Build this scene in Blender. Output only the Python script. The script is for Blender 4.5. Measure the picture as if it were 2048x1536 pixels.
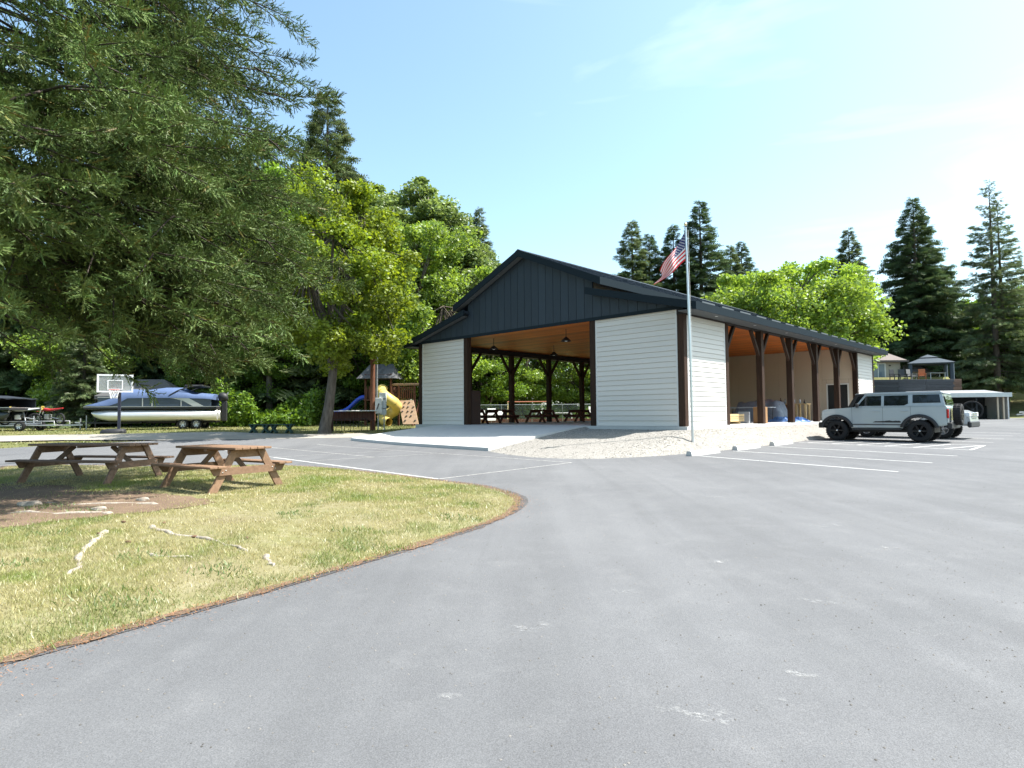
import bpy, bmesh, math, random
import numpy as np
from mathutils import Vector, Matrix
from mathutils.geometry import delaunay_2d_cdt
R = math.radians
for o in list(bpy.data.objects): bpy.data.objects.remove(o)
SC = bpy.context.scene
C = SC.collection
rng = np.random.default_rng(7)
random.seed(7)
# ------------------------------------------------------------------ camera
cam = bpy.data.cameras.new('camera'); camo = bpy.data.objects.new('camera', cam); C.objects.link(camo)
cam.sensor_width = 36.0; cam.lens = 36.0*1244.0/2048.0; cam.clip_start = .05; cam.clip_end = 3000
camo.matrix_world = Matrix.Translation((0,0,1.5)) @ Matrix.Rotation(R(90)+.0498, 4, 'X') @ Matrix.Rotation(.0075*-1, 4, 'Z')
SC.camera = camo
# ------------------------------------------------------------------ sky and sun
SUN_AZ, SUN_EL = 1.0, 56.5          # degrees: azimuth measured from +x towards +y
w = bpy.data.worlds.new('World'); SC.world = w; w.use_nodes = True
nt = w.node_tree; nt.nodes.clear()
out = nt.nodes.new('ShaderNodeOutputWorld'); bg = nt.nodes.new('ShaderNodeBackground'); bg.inputs[1].default_value = .135
sky = nt.nodes.new('ShaderNodeTexSky'); sky.sky_type = 'NISHITA'; sky.sun_disc = False
sky.sun_elevation = R(SUN_EL); sky.sun_rotation = R(90-SUN_AZ); sky.air_density = 1.0; sky.dust_density = 1.9; sky.ozone_density = 1.2
tc = nt.nodes.new('ShaderNodeTexCoord'); mp = nt.nodes.new('ShaderNodeMapping'); mp.inputs['Scale'].default_value = (1.1, 1.1, 5.0); mp.inputs['Rotation'].default_value = (.12, .2, .4)
nz = nt.nodes.new('ShaderNodeTexNoise'); nz.inputs['Scale'].default_value = 2.6; nz.inputs['Detail'].default_value = 7; nz.inputs['Distortion'].default_value = .5
rp = nt.nodes.new('ShaderNodeValToRGB'); rp.color_ramp.elements[0].position = .57; rp.color_ramp.elements[1].position = .86
rp.color_ramp.elements[1].color = (.22,.22,.22,1)
mx = nt.nodes.new('ShaderNodeMixRGB'); mx.inputs[2].default_value = (7.0, 7.3, 7.6, 1)
L_ = nt.links.new
L_(tc.outputs['Generated'], mp.inputs[0]); L_(mp.outputs[0], nz.inputs['Vector']); L_(nz.outputs[0], rp.inputs[0]); L_(rp.outputs[0], mx.inputs[0])
tn_ = nt.nodes.new('ShaderNodeMixRGB'); tn_.blend_type = 'MULTIPLY'; tn_.inputs[0].default_value = 1; tn_.inputs[2].default_value = (1.0, 1.10, 1.0, 1); L_(sky.outputs[0], tn_.inputs[1]); L_(tn_.outputs[0], mx.inputs[1]); L_(mx.outputs[0], bg.inputs[0]); L_(bg.outputs[0], out.inputs[0])
sl = bpy.data.lights.new('sun', 'SUN'); sl.energy = 5.0; sl.angle = R(.53); sl.color = (1, .965, .915)
so = bpy.data.objects.new('sun', sl); C.objects.link(so)
sdir = Vector((math.cos(R(SUN_EL))*math.cos(R(SUN_AZ)), math.cos(R(SUN_EL))*math.sin(R(SUN_AZ)), math.sin(R(SUN_EL))))
so.rotation_euler = sdir.to_track_quat('Z', 'Y').to_euler(); so.location = (20, 0, 40)
vs = SC.view_settings; vs.view_transform = 'Standard'; vs.look = 'None'; vs.exposure = 1.30; vs.gamma = 1.0; vs.use_curve_mapping = False
cy = SC.cycles; cy.max_bounces = 6; cy.diffuse_bounces = 3; cy.glossy_bounces = 3; cy.transmission_bounces = 4; cy.transparent_max_bounces = 8
cy.use_denoising = True; cy.caustics_reflective = False; cy.caustics_refractive = False; cy.sample_clamp_indirect = 6

# ------------------------------------------------------------------ materials
MATS = {}
def M(name, col, rough=.75, metal=0., var=0., noise=None, bump=None, spec=.35, col2=None, wood=None, coat=0, trans=0, stretch=None):
    """plain procedural material: colour, per-object variation, noise mottling to col2, bump"""
    if name in MATS: return MATS[name]
    m = bpy.data.materials.new(name); m.use_nodes = True; MATS[name] = m
    t = m.node_tree; b = t.nodes['Principled BSDF']; k = t.links.new; N = t.nodes.new
    b.inputs['Roughness'].default_value = rough; b.inputs['Metallic'].default_value = metal
    b.inputs['Specular IOR Level'].default_value = spec; b.inputs['Coat Weight'].default_value = coat
    b.inputs['Transmission Weight'].default_value = trans
    cc = N('ShaderNodeRGB'); cc.outputs[0].default_value = (*col, 1); src = cc.outputs[0]
    co = N('ShaderNodeTexCoord')
    vec = co.outputs['Object']
    if stretch:
        mpn = N('ShaderNodeMapping'); mpn.inputs['Scale'].default_value = stretch; k(vec, mpn.inputs[0]); vec = mpn.outputs[0]
    if noise:
        n = N('ShaderNodeTexNoise'); n.inputs['Scale'].default_value = noise[0]; n.inputs['Detail'].default_value = 5; n.inputs['Roughness'].default_value = .65
        k(vec, n.inputs['Vector'])
        rmp = N('ShaderNodeMapRange'); rmp.inputs[1].default_value = .35; rmp.inputs[2].default_value = .68; rmp.inputs[4].default_value = noise[1]
        k(n.outputs[0], rmp.inputs[0])
        mixn = N('ShaderNodeMixRGB'); k(rmp.outputs[0], mixn.inputs[0]); k(src, mixn.inputs[1])
        c2 = col2 or tuple(c*.55 for c in col); mixn.inputs[2].default_value = (*c2, 1); src = mixn.outputs[0]
    if var:
        oi = N('ShaderNodeObjectInfo'); hs = N('ShaderNodeHueSaturation'); mr = N('ShaderNodeMapRange')
        mr.inputs[3].default_value = 1-var; mr.inputs[4].default_value = 1+var; k(oi.outputs['Random'], mr.inputs[0]); k(mr.outputs[0], hs.inputs['Value'])
        k(src, hs.inputs['Color']); src = hs.outputs[0]
    k(src, b.inputs['Base Color'])
    if bump:
        n2 = N('ShaderNodeTexNoise'); n2.inputs['Scale'].default_value = bump[0]; n2.inputs['Detail'].default_value = 4; k(vec, n2.inputs['Vector'])
        bp = N('ShaderNodeBump'); bp.inputs['Strength'].default_value = bump[1]; bp.inputs['Distance'].default_value = .02; k(n2.outputs[0], bp.inputs['Height']); k(bp.outputs[0], b.inputs['Normal'])
    return m

def leafmat(name, col, trans=.35, gloss=.06, hue=.0):
    """leaf or needle material: 'tint' attribute (leaf-to-leaf variation) times colour, part translucent"""
    m = bpy.data.materials.new(name); m.use_nodes = True; MATS[name] = m
    t = m.node_tree; t.nodes.clear(); N = t.nodes.new; k = t.links.new
    o = N('ShaderNodeOutputMaterial'); at = N('ShaderNodeAttribute'); at.attribute_name = 'tint'
    mu = N('ShaderNodeMixRGB'); mu.blend_type = 'MULTIPLY'; mu.inputs[0].default_value = 1; mu.inputs[2].default_value = (*col, 1); k(at.outputs['Color'], mu.inputs[1])
    oi = N('ShaderNodeObjectInfo'); hs = N('ShaderNodeHueSaturation'); mr = N('ShaderNodeMapRange'); mr.inputs[3].default_value = .85; mr.inputs[4].default_value = 1.15
    k(oi.outputs['Random'], mr.inputs[0]); k(mr.outputs[0], hs.inputs['Value']); k(mu.outputs[0], hs.inputs['Color']); hs.inputs['Hue'].default_value = .5+hue
    d = N('ShaderNodeBsdfDiffuse'); tr = N('ShaderNodeBsdfTranslucent'); gl = N('ShaderNodeBsdfGlossy'); gl.inputs['Roughness'].default_value = .45; gl.inputs['Color'].default_value = (1,1,1,1)
    k(hs.outputs[0], d.inputs[0])
    h2 = N('ShaderNodeHueSaturation'); h2.inputs['Value'].default_value = 1.5; h2.inputs['Saturation'].default_value = 1.1; h2.inputs['Hue'].default_value = .485; k(hs.outputs[0], h2.inputs['Color']); k(h2.outputs[0], tr.inputs[0])
    m1 = N('ShaderNodeMixShader'); m1.inputs[0].default_value = trans; k(d.outputs[0], m1.inputs[1]); k(tr.outputs[0], m1.inputs[2])
    m2 = N('ShaderNodeMixShader'); m2.inputs[0].default_value = gloss; k(m1.outputs[0], m2.inputs[1]); k(gl.outputs[0], m2.inputs[2]); k(m2.outputs[0], o.inputs[0])
    return m

# ------------------------------------------------------------------ mesh helpers
def link(name, me, mat=None, parent=None, loc=None, rotz=0):
    o = bpy.data.objects.new(name, me); C.objects.link(o)
    if mat is not None and len(me.materials) == 0: me.materials.append(mat)
    if parent is not None: o.parent = parent
    if loc is not None: o.location = loc
    o.rotation_euler[2] = rotz
    return o
def tag(o, label=None, cat=None, group=None, kind=None):
    if label: o['label'] = label
    if cat: o['category'] = cat
    if group: o['group'] = group
    if kind: o['kind'] = kind
    return o
def thing(name, label, cat, loc=(0,0,0), rotz=0, group=None):
    o = bpy.data.objects.new(name, None); C.objects.link(o); o.location = loc; o.rotation_euler[2] = rotz; o.empty_display_size = .2
    return tag(o, label, cat, group)
def copy_tree(o, parent=None):
    c = o.copy(); C.objects.link(c); c.parent = parent
    for ch in list(o.children): copy_tree(ch, c)
    return c
class MB:
    def __init__(s): s.v = []; s.f = []; s.sm = []
    def add(s, vs_, fs, smooth=False):
        n = len(s.v); s.v += [tuple(p) for p in vs_]; s.f += [tuple(i+n for i in f) for f in fs]; s.sm += [smooth]*len(fs); return s
    def box(s, x0, x1, y0, y1, z0, z1):
        return s.add([(x0,y0,z0),(x1,y0,z0),(x1,y1,z0),(x0,y1,z0),(x0,y0,z1),(x1,y0,z1),(x1,y1,z1),(x0,y1,z1)],
                     [(0,3,2,1),(4,5,6,7),(0,1,5,4),(1,2,6,5),(2,3,7,6),(3,0,4,7)])
    def bbox(s, x0, x1, y0, y1, z0, z1, b=.01):
        """box with chamfered vertical and horizontal edges"""
        bm = bmesh.new(); bmesh.ops.create_cube(bm, size=1)
        for v in bm.verts: v.co = Vector(((x0+x1)/2+v.co.x*(x1-x0), (y0+y1)/2+v.co.y*(y1-y0), (z0+z1)/2+v.co.z*(z1-z0)))
        bmesh.ops.bevel(bm, geom=bm.edges[:], offset=b, segments=1, affect='EDGES'); return s.bm(bm)
    def bm(s, bm, smooth=False):
        bm.verts.index_update(); s.add([v.co for v in bm.verts], [[v.index for v in f.verts] for f in bm.faces], smooth); bm.free(); return s
    def bar(s, a, b, w, h, up=(0,0,1)):
        a = Vector(a); b = Vector(b); d = (b-a).normalized(); u = Vector(up)
        x = d.cross(u)
        if x.length < 1e-4: x = d.cross(Vector((0,1,0)))
        x.normalize(); z = x.cross(d).normalized(); P = []
        for p in (a, b):
            for i, j in ((-1,-1),(1,-1),(1,1),(-1,1)): P.append(p+x*i*w/2+z*j*h/2)
        return s.add(P, [(0,1,2,3),(7,6,5,4),(0,4,5,1),(1,5,6,2),(2,6,7,3),(3,7,4,0)])
    def tube(s, pts, r, n=8, cap=True):
        pts = [Vector(p) for p in pts]; rr = r if isinstance(r, (list, tuple)) else [r]*len(pts); P = []; F = []
        px = None
        for i, p in enumerate(pts):
            d = (pts[min(i+1, len(pts)-1)]-pts[max(i-1, 0)])
            if d.length < 1e-6: d = Vector((0,0,1))
            d.normalize()
            if px is None: px = d.cross(Vector((0,0,1)) if abs(d.z) < .9 else Vector((1,0,0))).normalized()
            else:
                px = px-d*px.dot(d)
                px = px.normalized() if px.length > 1e-5 else d.orthogonal().normalized()
            py = d.cross(px)
            for k in range(n):
                a = 2*math.pi*k/n; P.append(p+px*math.cos(a)*rr[i]+py*math.sin(a)*rr[i])
        for i in range(len(pts)-1):
            for k in range(n): F.append((i*n+k, i*n+(k+1) % n, (i+1)*n+(k+1) % n, (i+1)*n+k))
        s.add(P, F, True)
        if cap: s.add([P[k] for k in range(n)], [tuple(range(n-1,-1,-1))]); s.add([P[(len(pts)-1)*n+k] for k in range(n)], [tuple(range(n))])
        return s
    def prism(s, poly, a0, a1, axis='y'):
        """polygon in a coordinate plane extruded along axis; 'y': poly=(x,z), 'x': poly=(y,z), 'z': poly=(x,y)"""
        n = len(poly)
        f = {'y': lambda p, t: (p[0], t, p[1]), 'x': lambda p, t: (t, p[0], p[1]), 'z': lambda p, t: (p[0], p[1], t)}[axis]
        P = [f(p, a0) for p in poly]+[f(p, a1) for p in poly]
        return s.add(P, [tuple(range(n)), tuple(range(2*n-1, n-1, -1))]+[(i, i+n, (i+1) % n+n, (i+1) % n) for i in range(n)])
    def lathe(s, prof, n=16, c=(0,0,0), axis='z'):
        """prof = [(r, h)]"""
        P = []; F = []
        for r, h in prof:
            for k in range(n):
                a = 2*math.pi*k/n; q = (r*math.cos(a), r*math.sin(a), h)
                if axis == 'y': q = (q[0], q[2], q[1])
                if axis == 'x': q = (q[2], q[0], q[1])
                P.append((q[0]+c[0], q[1]+c[1], q[2]+c[2]))
        for i in range(len(prof)-1):
            for k in range(n): F.append((i*n+k, i*n+(k+1) % n, (i+1)*n+(k+1) % n, (i+1)*n+k))
        return s.add(P, F, True)
    def loft(s, secs, closed=True, caps=True, smooth=True):
        n = len(secs[0]); P = [p for q in secs for p in q]; F = []
        for i in range(len(secs)-1):
            for k in range(n if closed else n-1): F.append((i*n+k, i*n+(k+1) % n, (i+1)*n+(k+1) % n, (i+1)*n+k))
        s.add(P, F, smooth)
        if caps: s.add(secs[0], [tuple(range(n-1,-1,-1))]); s.add(secs[-1], [tuple(range(n))])
        return s
    def mesh(s, name):
        me = bpy.data.meshes.new(name); me.from_pydata(s.v, [], s.f); me.polygons.foreach_set('use_smooth', s.sm); me.update()
        bm = bmesh.new(); bm.from_mesh(me); bmesh.ops.recalc_face_normals(bm, faces=bm.faces[:]); bm.to_mesh(me); bm.free()
        if any(s.sm) and not all(s.sm):
            pass
        return me
    def build(s, name, mat, parent=None, loc=None, rotz=0): return link(name, s.mesh(name), mat, parent, loc, rotz)
def raw_mesh(name, V, F3, tint=None, smooth=False):
    """numpy triangles -> mesh, optional per-vertex tint (n,3)"""
    me = bpy.data.meshes.new(name); nv, nf = len(V), len(F3)
    me.vertices.add(nv); me.vertices.foreach_set('co', np.asarray(V, dtype=np.float32).ravel())
    me.loops.add(nf*3); me.loops.foreach_set('vertex_index', np.asarray(F3, dtype=np.int32).ravel())
    me.polygons.add(nf); me.polygons.foreach_set('loop_start', np.arange(nf, dtype=np.int32)*3)
    me.polygons.foreach_set('loop_total', np.full(nf, 3, dtype=np.int32))
    if tint is not None:
        a = me.attributes.new('tint', 'FLOAT_COLOR', 'POINT'); a.data.foreach_set('color', np.c_[tint, np.ones(nv)].astype(np.float32).ravel())
    me.update(calc_edges=True); me.validate(); return me

# ------------------------------------------------------------------ the lie of the land
def sm(a, b, t):
    t = np.clip((np.asarray(t, dtype=float)-a)/(b-a), 0, 1); return t*t*(3-2*t)
def g(x, y):
    return .013*np.minimum(y, 34)+(.40*sm(24, 36, y)+.16*sm(36, 46, y))*sm(2, -5, x)+.40*sm(34, 58, y)*sm(12, 22, x)
# pavilion frame: origin at its left front corner, u along the gable front, v back along its side
OX, OY, YAW, SLAB = -4.88, 32.50, -.7707, 1.047
UX, UY = math.cos(YAW), math.sin(YAW)
def P2(u, v): return (OX+u*UX-v*UY, OY+u*UY+v*UX)
def P3(u, v, z): return (*P2(u, v), z)
def sheet(name, poly, step, zoff, mat, zf=g, kind='structure', edge=.6):
    """closed polygon triangulated on a grid and laid on the land"""
    B = []
    for i in range(len(poly)):
        a, b = Vector(poly[i]), Vector(poly[(i+1) % len(poly)]); n = max(1, int((b-a).length/edge))
        B += [a+(b-a)*k/n for k in range(n)]
    nb = len(B); xs = [p.x for p in B]; ys = [p.y for p in B]
    I = []
    for x in np.arange(min(xs)+step/2, max(xs), step):
        for y in np.arange(min(ys)+step/2, max(ys), step): I.append(Vector((x, y)))
    vv, ee, ff, *_ = delaunay_2d_cdt(B+I, [(i, (i+1) % nb) for i in range(nb)], [], 1, 1e-5)
    me = bpy.data.meshes.new(name); me.from_pydata([(p.x, p.y, float(zf(p.x, p.y))+zoff) for p in vv], [], [f for f in ff]); me.update()
    bm = bmesh.new(); bm.from_mesh(me); bmesh.ops.recalc_face_normals(bm, faces=bm.faces[:])
    if sum(f.normal.z for f in bm.faces) < 0: bmesh.ops.reverse_faces(bm, faces=bm.faces[:])
    bmesh.ops.delete(bm, geom=[v for v in bm.verts if not v.link_faces], context='VERTS'); bm.to_mesh(me); bm.free()
    for p in me.polygons: p.use_smooth = True
    o = link(name, me, mat)
    if kind: o['kind'] = kind
    return o
# ================================================================== GROUND
def ground_mat(name, cols, scales, bump, rough=.95):
    """cols: list of colours mixed one over another by noise of the matching scale (scale, lo, hi)"""
    m = bpy.data.materials.new(name); m.use_nodes = True; t = m.node_tree; b = t.nodes['Principled BSDF']; N = t.nodes.new; k = t.links.new
    b.inputs['Roughness'].default_value = rough; b.inputs['Specular IOR Level'].default_value = .25
    co = N('ShaderNodeTexCoord'); c0 = N('ShaderNodeRGB'); c0.outputs[0].default_value = (*cols[0], 1); src = c0.outputs[0]
    for c, (s, lo, hi, amt) in zip(cols[1:], scales):
        n = N('ShaderNodeTexNoise'); n.inputs['Scale'].default_value = s; n.inputs['Detail'].default_value = 6; n.inputs['Roughness'].default_value = .6; k(co.outputs['Object'], n.inputs['Vector'])
        r = N('ShaderNodeMapRange'); r.inputs[1].default_value = lo; r.inputs[2].default_value = hi; r.inputs[4].default_value = amt; k(n.outputs[0], r.inputs[0])
        x = N('ShaderNodeMixRGB'); k(r.outputs[0], x.inputs[0]); k(src, x.inputs[1]); x.inputs[2].default_value = (*c, 1); src = x.outputs[0]
    k(src, b.inputs['Base Color'])
    for s, st in bump:
        n = N('ShaderNodeTexNoise'); n.inputs['Scale'].default_value = s; n.inputs['Detail'].default_value = 3; k(co.outputs['Object'], n.inputs['Vector'])
        bp = N('ShaderNodeBump'); bp.inputs['Strength'].default_value = st; bp.inputs['Distance'].default_value = .01; k(n.outputs[0], bp.inputs['Height'])
        if b.inputs['Normal'].is_linked: k(b.inputs['Normal'].links[0].from_socket, bp.inputs['Normal'])
        k(bp.outputs[0], b.inputs['Normal'])
    return m
MG = ground_mat('lawn_ground', [(.115,.125,.04), (.20,.165,.075), (.075,.10,.028), (.16,.15,.06)], [(.35,.45,.62,.8), (1.3,.5,.65,.7), (14,.45,.7,.6)], [(30,.7)])
def asphalt_mat():
    m = ground_mat('asphalt', [(.112,.1135,.117), (.154,.1555,.158), (.090,.0915,.095), (.174,.1745,.176)], [(.10,.36,.66,.75), (.5,.42,.72,.5), (2.6,.52,.78,.35)], [(110,.35), (7,.05)], .9)
    t = m.node_tree; N = t.nodes.new; k = t.links.new; b = t.nodes['Principled BSDF']; src = b.inputs['Base Color'].links[0].from_socket; co = N('ShaderNodeTexCoord')
    # stone grains of the wearing course
    v = N('ShaderNodeTexVoronoi'); v.inputs['Scale'].default_value = 210; k(co.outputs['Object'], v.inputs['Vector']); sp = N('ShaderNodeSeparateColor'); k(v.outputs['Color'], sp.inputs[0])
    r = N('ShaderNodeMapRange'); r.inputs[3].default_value = .80; r.inputs[4].default_value = 1.20; k(sp.outputs[0], r.inputs[0]); mu = N('ShaderNodeMixRGB'); mu.blend_type = 'MULTIPLY'; mu.inputs[0].default_value = 1; k(src, mu.inputs[1]); k(r.outputs[0], mu.inputs[2])
    # faint wheel tracks sweeping round the lawn tip
    mp_ = N('ShaderNodeMapping'); mp_.inputs['Rotation'].default_value = (0, 0, -.75); mp_.inputs['Scale'].default_value = (1.5, .11, 1); k(co.outputs['Object'], mp_.inputs[0]); n = N('ShaderNodeTexNoise'); n.inputs['Scale'].default_value = 1.2; n.inputs['Detail'].default_value = 5; n.inputs['Distortion'].default_value = .6; k(mp_.outputs[0], n.inputs['Vector'])
    r2 = N('ShaderNodeMapRange'); r2.inputs[1].default_value = .36; r2.inputs[2].default_value = .64; r2.inputs[3].default_value = .93; r2.inputs[4].default_value = 1.06; k(n.outputs[0], r2.inputs[0]); m2 = N('ShaderNodeMixRGB'); m2.blend_type = 'MULTIPLY'; m2.inputs[0].default_value = 1; k(mu.outputs[0], m2.inputs[1]); k(r2.outputs[0], m2.inputs[2]); k(m2.outputs[0], b.inputs['Base Color'])
    return m
MA = asphalt_mat()
MAE = ground_mat('asphalt_edge', [(.062,.062,.064), (.10,.10,.10), (.13,.12,.11)], [(2.5,.4,.65,.8), (60,.58,.66,.6)], [(60,.6)], .92)
MP = ground_mat('pale_concrete', [(.30,.275,.235), (.24,.22,.19), (.36,.33,.29)], [(.5,.4,.65,.8), (3,.5,.7,.7)], [(60,.15)], .9)
MC = ground_mat('fresh_concrete', [(.50,.50,.49), (.44,.44,.43), (.56,.55,.53)], [(.8,.4,.7,.7), (6,.45,.7,.5)], [(80,.12)], .85)
MGR = ground_mat('gravel', [(.25,.236,.212), (.17,.158,.14), (.34,.325,.30)], [(9,.42,.62,.8), (28,.5,.64,.8)], [(26,1.0), (70,.8)], .95)
ML = ground_mat('dry_lawn_soil', [(.185,.165,.085), (.15,.15,.057), (.245,.222,.135), (.18,.143,.092)], [(.9,.42,.6,.8), (5,.48,.66,.7), (.45,.56,.66,.6)], [(40,.8)], .97)
MD = ground_mat('needle_litter', [(.145,.098,.066), (.19,.132,.088), (.10,.07,.048), (.23,.175,.12)], [(2,.42,.6,.8), (22,.45,.62,.7), (60,.55,.66,.6)], [(50,1.0)], .97)

# land as one sheet to the horizon: fine near, coarse far
def land():
    xs = np.unique(np.r_[np.arange(-1500,-120,180), np.arange(-120,140,2.5), np.arange(140,1600,180)])
    ys = np.unique(np.r_[np.arange(-300,-12,72), np.arange(-12,110,2.5), np.arange(110,2200,260)])
    X, Y = np.meshgrid(xs, ys); Z = g(X, Y)-.05
    # terrace and slope at the far right where the house stands
    Z = Z+4.1*sm(.0, 1.0, hill_w(X, Y))
    V = np.c_[X.ravel(), Y.ravel(), Z.ravel()]; nx = len(xs); F = []
    i, j = np.meshgrid(np.arange(len(ys)-1), np.arange(nx-1), indexing='ij'); a = (i*nx+j).ravel()
    F = np.r_[np.c_[a, a+1, a+nx+1], np.c_[a, a+nx+1, a+nx]]
    me = raw_mesh('ground', V, F); me.polygons.foreach_set('use_smooth', [True]*len(me.polygons))
    o = link('ground', me, MG); o['kind'] = 'structure'; return o
def hill_w(x, y):
    """0 on the flat, 1 on the terrace behind the retaining wall"""
    a = sm(58.3, 59.3, y)*sm(32, 34, x)*sm(46, 43, x)          # steep behind the wall
    b = sm(52, 88, y)*sm(40, 60, x)*1.0                          # open grass slope to its right
    c = sm(62, 90, y)*sm(-5, 30, x)*.8
    return np.clip(np.maximum(np.maximum(a, b), c), 0, 1)
land()

ASPHALT = [(-34,-10),(80,-10),(95,60),(30,62),(12,37),(3,29),(-6.6,28.9),(-15.5,28.2),(-19.2,26.6),(-20.3,24.8),(-34,21.5)]
sheet('asphalt_lot', ASPHALT, 2.0, 0.0, MA, edge=1.0)
PALE = [(-44,26.0),(-26,27.6),(-20.6,28.6),(-15.4,28.2),(-6.9,28.75),(-6.1,30.2),(-7.4,31.0),(-9.2,30.6),(-11.5,30.9),(-15,32.4),(-21,31.5),(-26,31.0),(-44,30.0)]
sheet('path', PALE, 1.0, .008, MP, edge=.5)
# lawn island in the foreground, slightly mounded, with a dark crumbled asphalt rim and a strip of needles along it
LAWN = [(-3.35,3.3),(-3.03,3.74),(-2.63,4.28),(-2.1,5.04),(-1.72,5.6),(-1.37,6.22),(-1.02,6.75),(-.73,7.26),(-.42,7.8),(-.19,8.36),(.02,8.95),(.12,9.6),(.13,10.2),(.0,10.75),(-.22,11.25),(-.55,11.85),(-1.15,12.5),(-1.9,13.2),(-2.95,14.2),(-3.95,15.1),(-5.0,15.9),(-6.2,16.45),(-7.8,16.45),(-9.4,16.3),(-13.6,16.6),(-20,17.0),(-30,17.2),(-30,-4),(-7,-4)]
def vnoise(x, y, s, seed):
    """smooth value noise"""
    r = np.random.default_rng(seed).random((256, 256)); x = np.asarray(x)*s+500; y = np.asarray(y)*s+500; i = np.floor(x).astype(int); j = np.floor(y).astype(int); fx = x-i; fy = y-j
    fx = fx*fx*(3-2*fx); fy = fy*fy*(3-2*fy); q = lambda a, b: r[a % 256, b % 256]
    return (q(i,j)*(1-fx)+q(i+1,j)*fx)*(1-fy)+(q(i,j+1)*(1-fx)+q(i+1,j+1)*fx)*fy
def wob(i): return .05*math.sin(i*2.3)+.04*math.sin(i*5.1)
def offset_poly(poly, d, jit=0.):
    out_ = []; n = len(poly)
    for i in range(n):
        a, b, c = Vector(poly[i-1]), Vector(poly[i]), Vector(poly[(i+1) % n])
        t = ((b-a).normalized()+(c-b).normalized()).normalized(); nrm = Vector((t.y, -t.x))
        out_.append(tuple(b+nrm*(d+jit*wob(i))))
    return out_
def fine(poly, m=3):
    r = []
    for i in range(len(poly)):
        p0, p1, p2, p3 = [Vector(poly[(i+k-1) % len(poly)]) for k in range(4)]
        for k in range(m):
            t = k/m; r.append(tuple(.5*((2*p1)+(-p0+p2)*t+(2*p0-5*p1+4*p2-p3)*t*t+(-p0+3*p1-3*p2+p3)*t**3)))
    return r
LF = fine(LAWN[:25], 3)+LAWN[25:]
def in_poly(x, y, poly):
    x = np.asarray(x); y = np.asarray(y); c = np.zeros(x.shape, bool); j = len(poly)-1
    for i in range(len(poly)):
        xi, yi = poly[i]; xj, yj = poly[j]
        c ^= ((yi > y) != (yj > y)) & (x < (xj-xi)*(y-yi)/(yj-yi+1e-12)+xi); j = i
    return c
_lp = np.array(LF)
def lawn_h(x, y):
    """gentle mound inside the island"""
    x = np.atleast_1d(np.asarray(x, float)); y = np.atleast_1d(np.asarray(y, float))
    d = np.full(x.shape, 9.)
    for i in range(len(LF)-4):
        ax, ay = LF[i]; bx, by = LF[i+1]; L2 = (bx-ax)**2+(by-ay)**2+1e-9; t = np.clip(((x-ax)*(bx-ax)+(y-ay)*(by-ay))/L2, 0, 1)
        d = np.minimum(d, np.hypot(x-ax-t*(bx-ax), y-ay-t*(by-ay)))
    return g(x, y)+.012+.07*sm(0, 1.3, d)+.012*np.sin(x*2.1+y*1.3)*sm(.2, 1, d), d
def dense(poly, d=.10):
    r = []
    for i in range(len(poly)):
        a, b = Vector(poly[i]), Vector(poly[(i+1) % len(poly)]); n = max(1, min(60, int((b-a).length/d))); r += [tuple(a+(b-a)*k/n) for k in range(n)]
    return r
def rough(poly, d, amp, seed, f=None):
    """offset outline with an irregular crumbled edge"""
    P = dense(poly); r = random.Random(seed); o = []; n = len(P); w1 = [r.uniform(-1, 1) for _ in range(n)]
    for i in range(n):
        a, c = Vector(P[i-2]), Vector(P[(i+2) % n]); t = (c-a).normalized(); nr = Vector((t.y, -t.x))
        wv = .5*w1[i]+.8*(vnoise(P[i][0], P[i][1], 2.2, seed)-.5)*2+.5*(vnoise(P[i][0], P[i][1], 6, seed+1)-.5)*2
        o.append(tuple(Vector(P[i])+nr*((d if f is None else f(*P[i]))+amp*float(wv))))
    return o
tip = lambda x, y: .015+.16*float(sm(8.4, 10.2, y)*sm(-3.5, -.4, x))
sheet('asphalt_rim', rough(LF, 0, .02, 3, lambda x, y: .004+.65*tip(x, y)), 1.5, .005, MAE, edge=.3)
sheet('needle_strip', rough(LF, -.025, .06, 5), 1.5, .010, MD, edge=.3)
sheet('lawn', rough(LF, -.09, .07, 8), .45, 0, ML, zf=lambda x, y: lawn_h(x, y)[0][0]-.004, edge=.25)

# bare reddish ground under the spruce
BARE = [(-11,9.1),(-9.2,8.1),(-7.6,7.7),(-6.2,7.9),(-5.2,8.5),(-4.5,9.3),(-4.9,10.0),(-6,10.5),(-7.2,11.2),(-8.8,11.9),(-11,12.6),(-14,12.5),(-14,9)]
sheet('bare_ground', rough(fine(BARE, 3), 0, .16, 12), .4, 0, MD, zf=lambda x, y: lawn_h(x, y)[0][0]+.004, edge=.2)

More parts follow.
